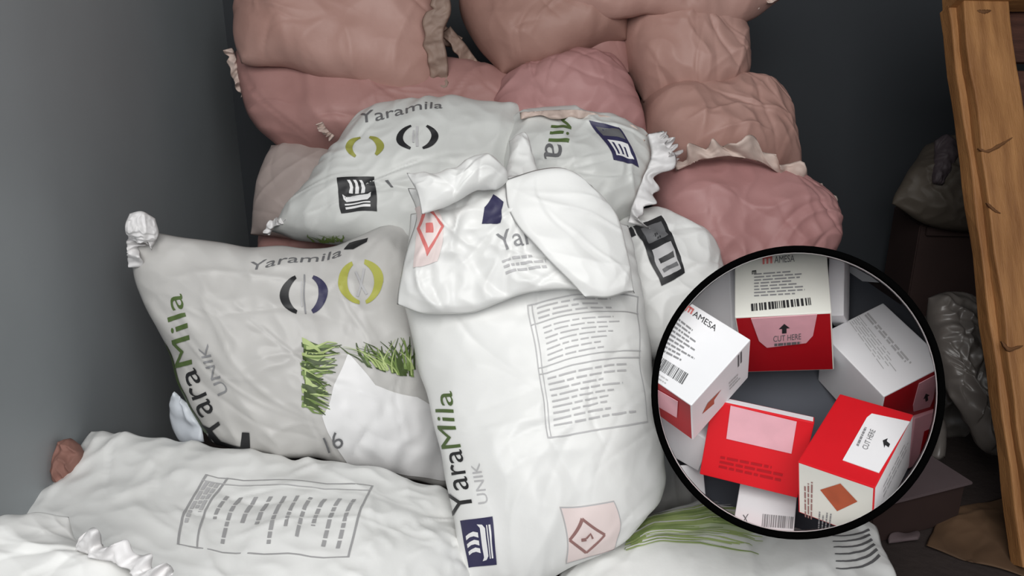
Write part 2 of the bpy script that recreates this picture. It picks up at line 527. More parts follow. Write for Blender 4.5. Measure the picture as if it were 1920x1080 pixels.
Bk = bag('woven_sack', [(440, 96, 2.42), (600, 90, 2.42), (800, 110, 2.42), (1010, 150, 2.42)],
         [(1010, 150, 2.42), (1020, 210, 2.36), (1000, 270, 2.3)],
         [(522, 276, 2.28), (600, 292, 2.26), (700, 292, 2.26), (860, 290, 2.28), (1000, 270, 2.3)],
         [(440, 96, 2.42), (448, 165, 2.36), (480, 235, 2.3), (522, 276, 2.28)], M_pink, seed=13, **pk)
tag(Bk.root, 'wide rose pink sack under the top left pink sack', 'sack', PG)
ragged('seam_strip', [(470, 175), (448, 130), (436, 90)], 16, 2.36, Bk, M_seam, 14)
ragged('seam_strip', [(628, 255), (612, 240), (606, 226)], 10, 2.14, Bk, M_seam, 15)

Cc = bag('woven_sack', [(862, -70, 2.48), (1000, -80, 2.48), (1172, -70, 2.46)],
         [(1172, -70, 2.46), (1180, 0, 2.42), (1172, 72, 2.34)],
         [(940, 140, 2.30), (1000, 122, 2.28), (1080, 94, 2.29), (1172, 72, 2.34)],
         [(862, -70, 2.48), (866, 20, 2.42), (895, 85, 2.35), (940, 140, 2.30)], M_pink2, seed=21, **pk)
tag(Cc.root, 'brownish pink sack at the top centre with a folded left seam', 'sack', PG)
ragged('seam_strip', [(845, 48), (875, 85), (905, 125), (948, 156), (965, 140)], -26, 2.34, Cc, M_seamg, 22, zig=.4)
ragged('seam_strip', [(822, -10), (830, 40), (852, 62), (868, 70)], -32, 2.36, Cc, M_seamg, 23, zig=.4)

D2 = bag('woven_sack', [(930, 100, 2.46), (1050, 80, 2.46), (1160, 66, 2.46)],
         [(1160, 66, 2.46), (1180, 100, 2.40), (1186, 138, 2.36)],
         [(945, 154, 2.34), (1010, 142, 2.32), (1100, 122, 2.32), (1186, 138, 2.36)],
         [(930, 100, 2.46), (930, 126, 2.40), (945, 154, 2.34)], M_pink, seed=24, T=.08, lump=.012, crease=.008, pleat=.005)
tag(D2.root, 'pink sack squeezed flat under the top centre sack', 'sack', PG)

D = bag('woven_sack', [(925, 172, 2.34), (1000, 132, 2.36), (1090, 115, 2.38), (1168, 125, 2.36)],
        [(1168, 125, 2.36), (1192, 180, 2.28), (1215, 262, 2.22)],
        [(920, 280, 2.2), (1060, 300, 2.18), (1215, 262, 2.22)],
        [(925, 172, 2.34), (918, 220, 2.28), (920, 280, 2.2)], M_pink3, seed=25, T=.11, lump=.022, crease=.010, pu=4.0, pv=3.4, creases=16, cdepth=.010, pleat=.006)
tag(D.root, 'pink sack at centre just above the tilted square emblem', 'sack', PG)
ragged('seam_strip', [(975, 212), (1060, 205), (1150, 222), (1215, 250)], -14, 2.04, D, M_seam, 26, zig=.9)

E_ = bag('woven_sack', [(1150, -10, 2.46), (1250, -5, 2.46), (1360, 25, 2.46)],
         [(1360, 25, 2.46), (1396, 80, 2.42), (1398, 140, 2.38), (1385, 190, 2.34)],
         [(1206, 192, 2.3), (1290, 215, 2.28), (1385, 190, 2.34)],
         [(1150, -10, 2.46), (1160, 80, 2.4), (1182, 145, 2.34), (1206, 192, 2.3)], M_pink4, seed=31, T=.14, lump=.022, crease=.010, pu=4.0, pv=3.4, creases=16, cdepth=.010, pleat=.006)
tag(E_.root, 'upright bulging pink sack at the upper right of the heap', 'sack', PG)

Fk = bag('woven_sack', [(1045, -80, 2.46), (1250, -90, 2.46), (1470, -80, 2.46)],
         [(1470, -80, 2.46), (1480, -30, 2.42), (1462, 2, 2.38)],
         [(1040, 10, 2.29), (1130, 30, 2.27), (1240, 28, 2.27), (1345, 57, 2.29), (1410, 30, 2.34), (1462, 2, 2.38)],
         [(1045, -80, 2.46), (1036, -30, 2.36), (1040, 10, 2.29)], M_pink4, seed=34, T=.07, lump=.022, crease=.010, pu=4.0, pv=3.4, creases=16, cdepth=.010, pleat=.006)
tag(Fk.root, 'topmost pink sack cut off by the upper edge at right', 'sack', PG)
ragged('seam_strip', [(1400, 12), (1455, -12), (1475, -30)], -10, 2.34, Fk, M_seam, 35)

G = bag('woven_sack', [(1198, 190, 2.34), (1290, 172, 2.36), (1380, 165, 2.36), (1440, 188, 2.34)],
        [(1440, 188, 2.34), (1478, 235, 2.3), (1492, 290, 2.26), (1500, 345, 2.24)],
        [(1256, 318, 2.14), (1330, 325, 2.14), (1420, 330, 2.18), (1500, 345, 2.24)],
        [(1198, 190, 2.34), (1212, 245, 2.24), (1256, 318, 2.14)], M_pink4, seed=41, T=.13, lump=.022, crease=.010, pu=4.0, pv=3.4, creases=16, cdepth=.010, pleat=.006)
tag(G.root, 'creased pink sack at right above the frayed white seam', 'sack', PG)

H = bag('woven_sack', [(1212, 318, 2.14), (1350, 296, 2.18), (1450, 312, 2.2), (1525, 378, 2.2)],
        [(1525, 378, 2.2), (1548, 425, 2.16), (1545, 470, 2.12), (1520, 540, 2.08)],
        [(1290, 530, 2.0), (1430, 560, 2.0), (1520, 540, 2.08)],
        [(1212, 318, 2.14), (1232, 400, 2.08), (1290, 530, 2.0)], M_pink3, seed=42, T=.13, lump=.022, crease=.010, pu=4.0, pv=3.4, creases=16, cdepth=.010, pleat=.007)
tag(H.root, 'rosy pink sack at right with a frayed white seam on top', 'sack', PG)
ragged('seam_strip', [(1268, 322, 2.06), (1330, 298, 2.04), (1390, 296, 2.04), (1450, 318, 2.06), (1500, 362, 2.1), (1542, 412, 2.12)], 30, 2.06, H, M_seam, 43, zig=1.1, amp=1.4, n=26)

I_ = bag('woven_sack', [(508, 272, 2.3), (570, 268, 2.3), (680, 265, 2.3)],
         [(680, 265, 2.3), (690, 360, 2.24), (680, 462, 2.2)],
         [(466, 436, 2.2), (540, 446, 2.18), (680, 462, 2.2)],
         [(508, 272, 2.3), (488, 340, 2.25), (466, 436, 2.2)], M_pale, seed=51, T=.08, lump=.010, crease=.006, pleat=.005)
tag(I_.root, 'pale greyish pink bag edge between the pink sacks and left wall', 'sack', PG)

J = bag('woven_sack', [(500, 400, 2.36), (640, 400, 2.36), (780, 410, 2.36)],
        [(780, 410, 2.36), (800, 470, 2.3), (780, 560, 2.2)],
        [(510, 560, 2.2), (640, 580, 2.18), (780, 560, 2.2)],
        [(500, 400, 2.36), (486, 470, 2.3), (510, 560, 2.2)], M_pink, seed=52, T=.10, lump=.022, crease=.010, pu=4.0, pv=3.4, creases=16, cdepth=.010, pleat=.005)
tag(J.root, 'dark pink sack glimpsed in the gap above the left white bag', 'sack', PG)

# sacks lower in the heap, behind the tub
for k, (y0, y1, xs) in enumerate(((520, 680, 0), (660, 830, -12))):
    q = bag('woven_sack', [(1250 + xs, y0, 2.3), (1390 + xs, y0 - 12, 2.3), (1540 + xs, y0, 2.3)],
            [(1540 + xs, y0, 2.3), (1560 + xs, (y0 + y1) / 2, 2.22), (1540 + xs, y1, 2.1)],
            [(1250 + xs, y1, 2.05), (1390 + xs, y1 + 12, 2.03), (1540 + xs, y1, 2.1)],
            [(1250 + xs, y0, 2.3), (1236 + xs, (y0 + y1) / 2, 2.2), (1250 + xs, y1, 2.05)], M_pink, seed=55 + k, T=.12, N=60, Mv=60)
    tag(q.root, ('pink sack hidden behind the upper half of the round tub', 'pink sack lowest in the heap, hidden behind the lower tub')[k], 'sack', 'pink sacks buried behind the tub')

# ================================================================== WHITE PRINTED BAGS
# --- back left
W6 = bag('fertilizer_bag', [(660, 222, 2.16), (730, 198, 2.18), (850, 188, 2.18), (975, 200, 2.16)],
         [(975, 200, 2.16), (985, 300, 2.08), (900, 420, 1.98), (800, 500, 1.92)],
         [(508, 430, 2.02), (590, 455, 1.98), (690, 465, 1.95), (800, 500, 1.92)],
         [(660, 222, 2.16), (625, 280, 2.12), (570, 355, 2.06), (508, 430, 2.02)], M_falloff, seed=61, T=.11, lump=.014, crease=.009, pleat=.009, creases=18, cdepth=.009)
tag(W6.root, 'white bag at back left with olive and black ring emblems', 'bag', WG)
put(W6, [(648, 258), (718, 252), (722, 296), (652, 300)], [(arc(100, 235, w=.2), K_olive), (arc(-55, 70, w=.2), K_olive)], 'ring_emblem', label='olive ring emblem')
put(W6, [(742, 238), (822, 234), (824, 280), (744, 286)],
    [(arc(108, 250, w=.17), K_ink), (arc(-75, 62, w=.17), K_ink), (rect(.47, .12, .53, .88), K_lgrey), (rect(.40, .25, .44, .75), K_lgrey)], 'ring_emblem', label='black ring emblem')
s1, s2 = ship()
put(W6, [(632, 334), (702, 331), (707, 396), (640, 400)], [(s1, K_ink), (s2, K_whi)], 'ship_emblem', label='black square ship emblem')
put(W6, [(676, 216), (826, 192), (830, 204), (680, 232)], [(text('Yaramila', .2), K_mid)], 'printed_lettering')
put(W6, [(722, 338), (734, 336), (738, 352), (726, 352)], [(poly([(0, 1), (.5, 1), (1, 0), (.6, 0)]), K_mid)], 'printed_mark')
put(W6, [(580, 438), (640, 438), (644, 452), (584, 454)], [(blades(16, 5, w=.09), K_grass1)], 'grass_picture')
ragged('seam_strip', [(508, 440), (512, 425), (540, 418)], 12, 1.98, W6, M_seamw, 62)

# --- back right
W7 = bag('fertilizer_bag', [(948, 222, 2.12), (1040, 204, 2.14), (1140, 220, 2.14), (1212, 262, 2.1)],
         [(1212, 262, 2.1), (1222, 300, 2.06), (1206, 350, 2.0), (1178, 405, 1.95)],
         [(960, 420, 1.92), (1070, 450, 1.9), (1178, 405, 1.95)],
         [(948, 222, 2.12), (946, 320, 2.02), (960, 420, 1.92)], M_falloff, seed=71, T=.10, lump=.014, crease=.010, creases=14, cdepth=.010, pleat=.007)
tag(W7.root, 'white bag at back right with frayed edge and slanted emblem', 'bag', WG)
put(W7, [(1072, 212), (1066, 268), (1028, 266), (1034, 210)], [(text('Mil'), K_grn)], 'printed_lettering', label='green lettering')
put(W7, [(1056, 272), (1052, 302), (1020, 298), (1024, 268)], [(text('a'), K_mid)], 'printed_lettering')
d, p1, p2, p3 = ship_open()
put(W7, [(1104, 226), (1160, 240), (1197, 314), (1150, 300)],
    [(d, K_navy), (rect(.12, .64, .88, .9), K_mid), (rect(.14, .12, .86, .52), K_whi), (p3, K_navy)], 'ship_emblem', label='navy slanted ship emblem')
ragged('seam_strip', [(1178, 418, 1.86), (1192, 372, 1.9), (1208, 330, 1.95), (1220, 292, 1.98), (1212, 252, 2.0)], -34, 1.93, W7, M_seamw, 72, zig=1.0, amp=1.6)
ragged('seam_strip', [(1255, 310, 2.02), (1240, 285, 2.0), (1225, 262, 2.0)], -26, 2.0, W7, M_seamw, 73, zig=1.0, amp=1.6)

# --- right
W8 = bag('fertilizer_bag', [(1150, 405, 1.98), (1225, 392, 2.0), (1290, 428, 1.99)],
         [(1290, 428, 1.99), (1345, 470, 1.95), (1362, 540, 1.9), (1352, 640, 1.84)],
         [(1180, 668, 1.78), (1270, 680, 1.78), (1352, 640, 1.84)],
         [(1150, 405, 1.98), (1158, 520, 1.88), (1180, 668, 1.78)], M_white, seed=81, T=.09, lump=.014, crease=.010, pleat=.009, creases=14, cdepth=.009)
tag(W8.root, 'white bag wedged right of the front bag with black framed emblem', 'bag', WG)
put(W8, [(1188, 426), (1240, 406), (1283, 512), (1240, 536)],
    [(d, K_ink), (rect(.14, .62, .86, .9), K_mid), (rect(.14, .10, .86, .52), K_lgrey), (rect(.25, .30, .8, .38), K_ink), (rect(.25, .16, .8, .22), K_mid)], 'ship_emblem', off=.0035, label='black framed ship emblem')
put(W8, [(1170, 428), (1192, 426), (1194, 446), (1174, 448)], [(poly([(0, .5), (.6, 1), (1, .2), (.4, 0)]), K_ink)], 'printed_mark')

W8b = bag('fertilizer_bag', [(1180, 640, 1.93), (1270, 622, 1.97), (1340, 616, 2.0)],
          [(1340, 616, 2.0), (1360, 760, 1.96), (1345, 950, 1.88)],
          [(1180, 985, 1.72), (1270, 990, 1.78), (1345, 950, 1.88)],
          [(1180, 640, 1.93), (1168, 800, 1.84), (1180, 985, 1.72)], M_white, seed=83, T=.05, Tb=.08, lump=.012, crease=.010, pleat=.006)
tag(W8b.root, 'white bag squeezed between the front bag and the round tub', 'bag', WG)

# --- left
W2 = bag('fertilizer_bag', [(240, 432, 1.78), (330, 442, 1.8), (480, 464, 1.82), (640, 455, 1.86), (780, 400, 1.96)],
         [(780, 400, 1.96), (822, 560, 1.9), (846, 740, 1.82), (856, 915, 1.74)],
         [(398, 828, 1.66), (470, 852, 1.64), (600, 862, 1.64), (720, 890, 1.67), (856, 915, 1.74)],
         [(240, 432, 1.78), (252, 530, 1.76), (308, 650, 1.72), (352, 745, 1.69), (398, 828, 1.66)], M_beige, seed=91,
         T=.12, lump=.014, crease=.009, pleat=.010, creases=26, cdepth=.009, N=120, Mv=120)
tag(W2.root, 'grey white bag on the left with green vertical lettering and grass picture', 'bag', WG)
put(W2, [(392, 826), (336, 698), (366, 688), (424, 812)], [(text('Yara'), K_ink)], 'printed_lettering', label='black vertical lettering')
put(W2, [(330, 690), (308, 555), (342, 551), (362, 682)], [(text('Mila'), K_grn)], 'printed_lettering', label='green vertical lettering')
put(W2, [(410, 742), (372, 650), (390, 644), (430, 734)], [(text('UNIK'), K_grey)], 'printed_lettering', label='grey lettering')
put(W2, [(526, 518), (614, 514), (618, 586), (530, 594)],
    [(arc(112, 248, w=.2), K_ink), (arc(-72, 68, w=.2), K_navy), (rect(.49, .02, .52, .98), K_grey), (rect(.44, .2, .465, .8), K_lgrey)], 'ring_emblem', label='black ring emblem')
put(W2, [(630, 490), (716, 482), (720, 562), (634, 570)],
    [(arc(108, 262, w=.2), K_gold), (arc(-80, 75, w=.2), K_gold), (stroke([(.4, .2), (.52, .5), (.6, .8)], .05), K_lgrey), (stroke([(.62, .25), (.5, .5), (.4, .75)], .05), K_lgrey)], 'ring_emblem', label='yellow green ring emblem')
put(W2, [(470, 492), (638, 466), (641, 480), (474, 507)], [(text('Yaramila', .25), K_mid)], 'printed_lettering')
put(W2, [(640, 462), (690, 446), (694, 458), (648, 474)], [(poly([(0, .4), (.3, 1), (1, .9), (.9, .4), (.3, 0)]), K_ink)], 'printed_mark')
put(W2, [(604, 650), (812, 690), (840, 908), (590, 862)], [(poly([(.2, .98), (.42, .78), (.8, .72), (.97, .6), (.98, .04), (.25, .03), (.1, .3), (.04, .45)]), K_whi)], 'white_panel', off=.003, n=40, label='plain white part of the print')
def hblades(n, seed, w=.075):
    V, F = blades(n, seed, lean=.1, w=w)
    return np.stack([V[:, 1], 1 - V[:, 0]], -1), F
put(W2, [(566, 638), (644, 650), (618, 772), (566, 762)], [(hblades(26, 1), K_grass3), (hblades(24, 2), K_grass1), (hblades(14, 3), K_grass2), (hblades(14, 4), K_grass3)], 'grass_picture', off=.0035, label='striped green grass picture')
put(W2, [(640, 646), (764, 622), (780, 716), (690, 690)], [(blades(22, 6, lean=.25, w=.07, base=.1), K_grass3), (blades(18, 7, lean=.25, w=.06, base=.1), K_grass1), (blades(10, 8, lean=.25, w=.05, base=.1), K_grass2)], 'grass_picture', off=.0035, label='dark green grass picture')
put(W2, [(302, 645), (309, 640), (392, 812), (380, 806)], [(rect(0, 0, 1, 1), K_grass3)], 'printed_band')
put(W2, [(606, 818), (632, 804), (646, 832), (618, 846)], [(text('16'), K_mid)], 'printed_lettering', off=.006)
put(W2, [(384, 800), (468, 806), (470, 848), (400, 842)], [(poly([(0, 1), (.15, 1), (.3, .35), (.8, .3), (.85, .9), (1, .9), (1, .05), (.1, .0)]), K_ink)], 'printed_mark')
ragged('sewn_ear', [(300, 440), (262, 425), (242, 450), (240, 500)], 30, 1.74, W2, M_seamw, 92, zig=.9, amp=1.5)
e2 = bag('sewn_ear', [(246, 400, 1.72), (268, 394, 1.72), (292, 408, 1.74)], [(292, 408, 1.74), (296, 430, 1.74), (290, 448, 1.75)],
         [(236, 446, 1.74), (260, 452, 1.73), (290, 448, 1.75)], [(246, 400, 1.72), (234, 420, 1.72), (236, 446, 1.74)], M_seamw,
         T=.006, seed=93, N=50, Mv=50, lump=.004, crease=.009, cfreq=30, edge=.009, parent=W2.root, creases=0)
sc = bag('loose_corner', [(330, 735, 1.68), (352, 752, 1.68)], [(352, 752, 1.68), (372, 790, 1.66), (384, 826, 1.65)],
         [(322, 806, 1.7), (340, 828, 1.68), (384, 826, 1.65)], [(330, 735, 1.68), (320, 770, 1.7), (322, 806, 1.7)], D_scrap,
         T=.006, seed=94, N=30, Mv=30, lump=.002, crease=.002, cfreq=16, parent=W2.root, creases=0)

# --- bottom left
W3 = bag('fertilizer_bag', [(172, 812, 1.66), (300, 832, 1.64), (450, 850, 1.62), (680, 886, 1.6), (870, 935, 1.6)],
         [(870, 935, 1.6), (880, 1000, 1.5), (885, 1090, 1.38), (890, 1180, 1.3)],
         [(-20, 1190, 1.16), (200, 1230, 1.12), (600, 1240, 1.14), (890, 1180, 1.3)],
         [(172, 812, 1.66), (110, 900, 1.55), (20, 985, 1.42), (-20, 1190, 1.16)], M_white, seed=101,
         T=.075, Tb=.10, lump=.014, crease=.009, pleat=.010, creases=30, cdepth=.009, N=120, Mv=110)
tag(W3.root, 'white bag lying at the lower left with a ruled information table', 'bag', WG)
tb = [(385, 890), (700, 912), (655, 1046), (332, 1022)]
put(W3, tb, [(frame(0, 0, 1, 1, .014), K_soft), (rect(.12, 0, .132, 1), K_soft), (rect(0, .9, 1, .912), K_lgrey)], 'information_table', n=14)
def vlines(n, seed, x0, y0, x1, y1):
    V, F = lines(n, 1 - y1, x0, 1 - y0, x1, .022, seed, .55)
    return np.stack([V[:, 1], 1 - V[:, 0]], -1), F
put(W3, tb, [(vlines(10, 3, .16, .08, .96, .74), K_soft), (vlines(3, 6, .02, .3, .11, .9), K_lgrey)], 'printed_lines', n=12)

# --- corner at the far lower left
W4 = bag('fertilizer_bag', [(-110, 1000, 1.14), (-10, 976, 1.16), (70, 962, 1.17), (132, 962, 1.17)],
         [(132, 962, 1.17), (150, 1020, 1.12), (230, 1060, 1.08), (310, 1130, 1.02)],
         [(-110, 1220, .95), (100, 1250, .93), (310, 1130, 1.02)],
         [(-110, 1000, 1.14), (-120, 1100, 1.05), (-110, 1220, .95)], M_white, seed=111, T=.05, Tb=.10, lump=.008, crease=.008, pleat=.008)
tag(W4.root, 'white bag corner at the lower left edge with a crimped seam', 'bag', WG)
ragged('seam_strip', [(142, 1030, 1.08), (190, 1046, 1.06), (245, 1066, 1.04), (300, 1110, 1.0)], 36, 1.05, W4, M_seamw, 112, zig=.9, amp=.8)

# --- bottom right
W5 = bag('fertilizer_bag', [(1045, 1080, 1.42), (1140, 1025, 1.5), (1250, 958, 1.6), (1400, 930, 1.66), (1550, 935, 1.66), (1640, 985, 1.6)],
         [(1640, 985, 1.6), (1668, 1050, 1.5), (1690, 1140, 1.38)],
         [(1020, 1200, 1.25), (1250, 1250, 1.2), (1500, 1250, 1.2), (1690, 1140, 1.38)],
         [(1045, 1080, 1.42), (1025, 1140, 1.34), (1020, 1200, 1.25)], M_white, seed=121, T=.03, Tb=.12, lump=.008, crease=.005, pleat=.005)
tag(W5.root, 'white bag at the bottom under the tub with pale green grass print', 'bag', WG)
put(W5, [(1185, 980), (1420, 955), (1440, 1040), (1180, 1030)],
    [(poly([(.0, .5), (.08, .85), (.3, 1), (.6, .9), (.95, .8), (1, .5), (.8, .3), (.5, .2), (.2, .1)]), K_grass4), (hblades(22, 31, .13), K_grass2), (hblades(14, 32, .10), K_grass5), (hblades(14, 33, .11), K_grass2), (hblades(8, 34, .05), K_whi)], 'grass_picture', label='pale green grass picture')
def swirl(seed):
    r = np.random.default_rng(seed); L = []
    for k in range(6):
        y = .1 + k * .15
        t = np.linspace(0, 1, 10)
        L.append(stroke(np.stack([.05 + .9 * t, y + .28 * t**2 - .12 * np.sin(t * 3)], -1)[::-1] * [1, .8], .05, .02))
    return join(L)
put(W5, [(1560, 985), (1632, 988), (1662, 1075), (1560, 1075)], [(swirl(1), K_mid)], 'printed_stripes')

# --- front, standing
W1 = bag('fertilizer_bag', [(772, 400, 1.80), (900, 372, 1.8), (1050, 372, 1.8), (1180, 425, 1.8)],
         [(1180, 425, 1.8), (1205, 560, 1.74), (1226, 740, 1.64), (1246, 860, 1.57), (1243, 925, 1.53), (1212, 972, 1.48)],
         [(878, 1130, 1.36), (990, 1110, 1.36), (1090, 1064, 1.40), (1160, 1022, 1.44), (1212, 972, 1.48)],
         [(772, 400, 1.8), (758, 560, 1.74), (800, 740, 1.62), (842, 930, 1.48), (878, 1130, 1.36)], M_white, seed=131,
         T=.11, Tb=.10, lump=.009, crease=.006, pleat=.008, creases=20, cdepth=.007, N=130, Mv=150)
tag(W1.root, 'big white bag standing at the front with crumpled folded mouth', 'bag', WG)
put(W1, [(850, 968), (830, 846), (866, 842), (890, 960)], [(text('Yara'), K_ink)], 'printed_lettering', label='black vertical lettering')
put(W1, [(830, 842), (814, 736), (848, 733), (866, 838)], [(text('Mila'), K_grn)], 'printed_lettering', label='dark green vertical lettering')
put(W1, [(898, 945), (884, 870), (900, 867), (916, 942)], [(text('UNIK'), K_lgrey)], 'printed_lettering')
put(W1, [(880, 1064), (864, 976), (924, 968), (932, 1058)], [(s1, K_navy), (s2, K_whi)], 'ship_emblem', label='navy square ship emblem')
qt = [(988, 572), (1196, 556), (1214, 792), (1026, 822)]
put(W1, qt, [(frame(0, 0, 1, 1, .010), K_lgrey), (rect(.035, 0, .043, 1), K_lgrey), (rect(0, .47, 1, .478), K_lgrey), (rect(0, .84, 1, .848), K_lgrey), (rect(0, .52, 1, .526), K_lgrey)], 'information_table', n=16)
put(W1, qt, [(lines(3, .08, .86, .95, .98, .014, 1), K_lgrey), (lines(7, .1, .54, .8, .82, .010, 2), K_lgrey), (lines(9, .08, .06, .9, .45, .012, 3), K_lgrey)], 'printed_lines', n=12)
wp = put(W1, [(1048, 950), (1150, 938), (1142, 1040), (1060, 1056)], [(rect(0, 0, 1, 1), K_pinkl), (frame(0, 0, 1, 1, .02), K_lgrey)], 'warning_panel', label='pale pink warning panel')
put(W1, [(1060, 974), (1122, 968), (1126, 1030), (1066, 1040)],
    [(join([stroke([(.5, 1), (1, .5)], .08), stroke([(1, .5), (.5, 0)], .08), stroke([(.5, 0), (0, .5)], .08), stroke([(0, .5), (.5, 1)], .08)]), K_redbr),
     (join([rect(.32, .42, .46, .52), stroke([(.46, .5), (.6, .62), (.64, .46)], .06)]), K_redbr)], 'warning_diamond', off=.003, parent=wp, label='red brown diamond outline')
# its mouth: rolled, crumpled film
mo = bag('folded_mouth', [(764, 345, 1.72), (840, 352, 1.70), (912, 335, 1.70), (1000, 330, 1.72), (1100, 345, 1.74)],
         [(1100, 345, 1.74), (1160, 430, 1.70), (1192, 552, 1.64)],
         [(748, 566, 1.62), (800, 588, 1.60), (880, 590, 1.585), (980, 552, 1.575), (1090, 545, 1.58), (1192, 552, 1.64)],
         [(764, 345, 1.72), (776, 420, 1.68), (752, 500, 1.65), (748, 566, 1.62)], M_white, T=.035, Tb=.02, seed=141,
         lump=.016, crease=.016, cfreq=9, pleat=.006, edge=.008, N=110, Mv=90, parent=W1.root, creases=26, cdepth=.012, cu=.7, cv=.7)
put(mo, [(930, 440), (1018, 424), (1026, 456), (938, 474)], [(text('Yara'), K_grey)], 'printed_lettering', off=.002, n=18, parent=mo.obj)
put(mo, [(940, 486), (1040, 474), (1050, 506), (950, 518)], [(lines(3, 0, 0, 1, 1, .14, 5), K_lgrey)], 'printed_lines', off=.002, n=18, parent=mo.obj)
put(mo, [(912, 364), (944, 368), (938, 424), (900, 420)], [(poly([(.1, 0), (0, .5), (.4, 1), (1, .8), (.9, .5), (1, .1)]), K_navy)], 'printed_mark', off=.002, n=18, parent=mo.obj, label='navy emblem crumpled in the fold')
put(mo, [(778, 392), (818, 386), (820, 490), (776, 502)],
    [(rect(0, 0, 1, 1), K_pinkl), (join([stroke([(.5, 1), (1, .6), (.5, .2), (.05, .6), (.5, 1)], .12), rect(.35, .5, .6, .66)]), K_red)], 'warning_diamond', off=.002, n=18, parent=mo.obj, label='red diamond crumpled in the fold')
fl = bag('folded_flap', [(948, 338, 1.66), (1010, 318, 1.67), (1062, 316, 1.68), (1112, 348, 1.69)],
         [(1112, 348, 1.69), (1166, 430, 1.66), (1190, 548, 1.58)],
         [(1096, 562, 1.54), (1140, 560, 1.55), (1190, 548, 1.58)],
         [(948, 338, 1.66), (955, 400, 1.62), (1020, 474, 1.57), (1096, 562, 1.54)], M_white, T=.016, Tb=.006, seed=142,
         lump=.010, crease=.007, cfreq=6, pleat=.002, edge=.004, N=70, Mv=70, parent=W1.root, creases=8, cu=.8, cv=.8)
lb = bag('folded_flap', [(762, 318, 1.66), (830, 330, 1.66), (908, 300, 1.67), (945, 318, 1.68)],
         [(945, 318, 1.68), (950, 336, 1.66), (930, 356, 1.63)],
         [(790, 402, 1.60), (840, 384, 1.6), (890, 358, 1.61), (930, 356, 1.63)],
         [(762, 318, 1.66), (782, 355, 1.62), (790, 402, 1.60)], M_white, T=.025, Tb=.012, seed=143,
         lump=.014, crease=.012, cfreq=10, pleat=.003, edge=.006, N=70, Mv=50, parent=W1.root, creases=10)
lc = bag('folded_flap', [(955, 262, 1.86), (985, 250, 1.87)], [(985, 250, 1.87), (1000, 320, 1.8), (1030, 380, 1.72)],
         [(950, 360, 1.7), (990, 380, 1.7), (1030, 380, 1.72)], [(955, 262, 1.86), (952, 310, 1.8), (950, 360, 1.7)], M_white,
         T=.03, seed=144, N=50, Mv=50, lump=.01, crease=.01, cfreq=10, parent=W1.root, creases=4)

# ================================================================== ROUND TUB (ADDED STAND-IN FOR A RINGED INSET) WITH CARTONS
TR = 1.42
A0 = ray(1483, 731)
DL = np.linalg.norm(A0); AX = A0 / DL
TC = CAM + A0 * TR
rad2 = np.array([532.0, -194.0]); rad2 /= np.linalg.norm(rad2)
e1 = RGT * rad2[0] + UPV * rad2[1]; e1 = e1 - AX * (e1 @ AX); e1 /= np.linalg.norm(e1)
e2v = np.cross(AX, e1)
RT = 275 / FPX * TR; RR_ = RT / DL
DEPTH = 0.46; FL = 0.58  # added tub flares along the camera's sight lines, so its wall hides behind the rim
def tubpt(ang, rho, s):
    return TC + AX * s + e1 * (RR_ * rho * math.cos(ang)) + e2v * (RT * rho * math.sin(ang))
def lathe(name, prof, m, parent, n=96, close=True):
    V = []; F = []
    for k in range(n):
        a = 2 * math.pi * k / n
        for (rho, s) in prof: V.append(tubpt(a, rho, s))
    L = len(prof)
    for k in range(n):
        k2 = (k + 1) % n
        for i in range(L if close else L - 1):
            i2 = (i + 1) % L
            F.append([k * L + i, k * L + i2, k2 * L + i2, k2 * L + i])
    return pydata(name, V, F, [m], parent)
back_low = tubpt(0, 0, DEPTH)
tub = empty('inset_tub', (back_low[0], back_low[1], back_low[2] - RT * 1.2))
tag(tub, 'round white tub with thick black rim, added as stand-in for a ringed inset', 'tub')
rin = 262 / 275
lathe('rim', [(rin, -0.002), (rin + .008, -.006), (.992, -.006), (1.0, -.002), (1.0, .022), (rin + .012, .022)], T_black, tub)
lathe('tub_wall', [(.966, .02), (.966 * (1 + FL * DEPTH), DEPTH), (.985 * (1 + FL * DEPTH), DEPTH), (.985, .02)], T_white, tub)
V = [tubpt(2 * math.pi * k / 96, .965 * (1 + FL * DEPTH), DEPTH + q) for q in (0, .012) for k in range(96)]
F = [list(range(95, -1, -1)), list(range(96, 192))] + [[k, (k + 1) % 96, 96 + (k + 1) % 96, 96 + k] for k in range(96)]
pydata('tub_bottom', V, F, [T_slate], tub, smooth=False)

# planes that bound the inside of the tub (things in it end at its wall)
PLN = []
for k in range(48):
    a = 2 * math.pi * (k + .5) / 48
    rho = .945 * math.cos(math.pi / 48)
    p0 = tubpt(a, .96, 0.0); p1 = tubpt(a, .96 * (1 + FL * DEPTH), DEPTH)
    tg = tubpt(a + .01, .945, 0) - tubpt(a - .01, .945, 0)
    n_ = np.cross(p1 - p0, tg); n_ /= np.linalg.norm(n_)
    if n_ @ (p0 - TC) < 0: n_ = -n_
    PLN.append((p0, n_))
PLN.append((TC + AX * (DEPTH - .001), AX))

def clip_bm(bm, fill):
    for p, n_ in PLN:
        if not bm.verts: return
        g = bm.verts[:] + bm.edges[:] + bm.faces[:]
        mx = max(float(np.dot(np.array(v.co) - p, n_)) for v in bm.verts)
        if mx < 1e-6: continue
        r = bmesh.ops.bisect_plane(bm, geom=g, plane_co=Vector(p), plane_no=Vector(n_), clear_outer=True, dist=1e-6)
        if fill:
            ed = [x for x in r['geom_cut'] if isinstance(x, bmesh.types.BMEdge)]
            if len(ed) > 2:
                bmesh.ops.holes_fill(bm, edges=ed, sides=0)

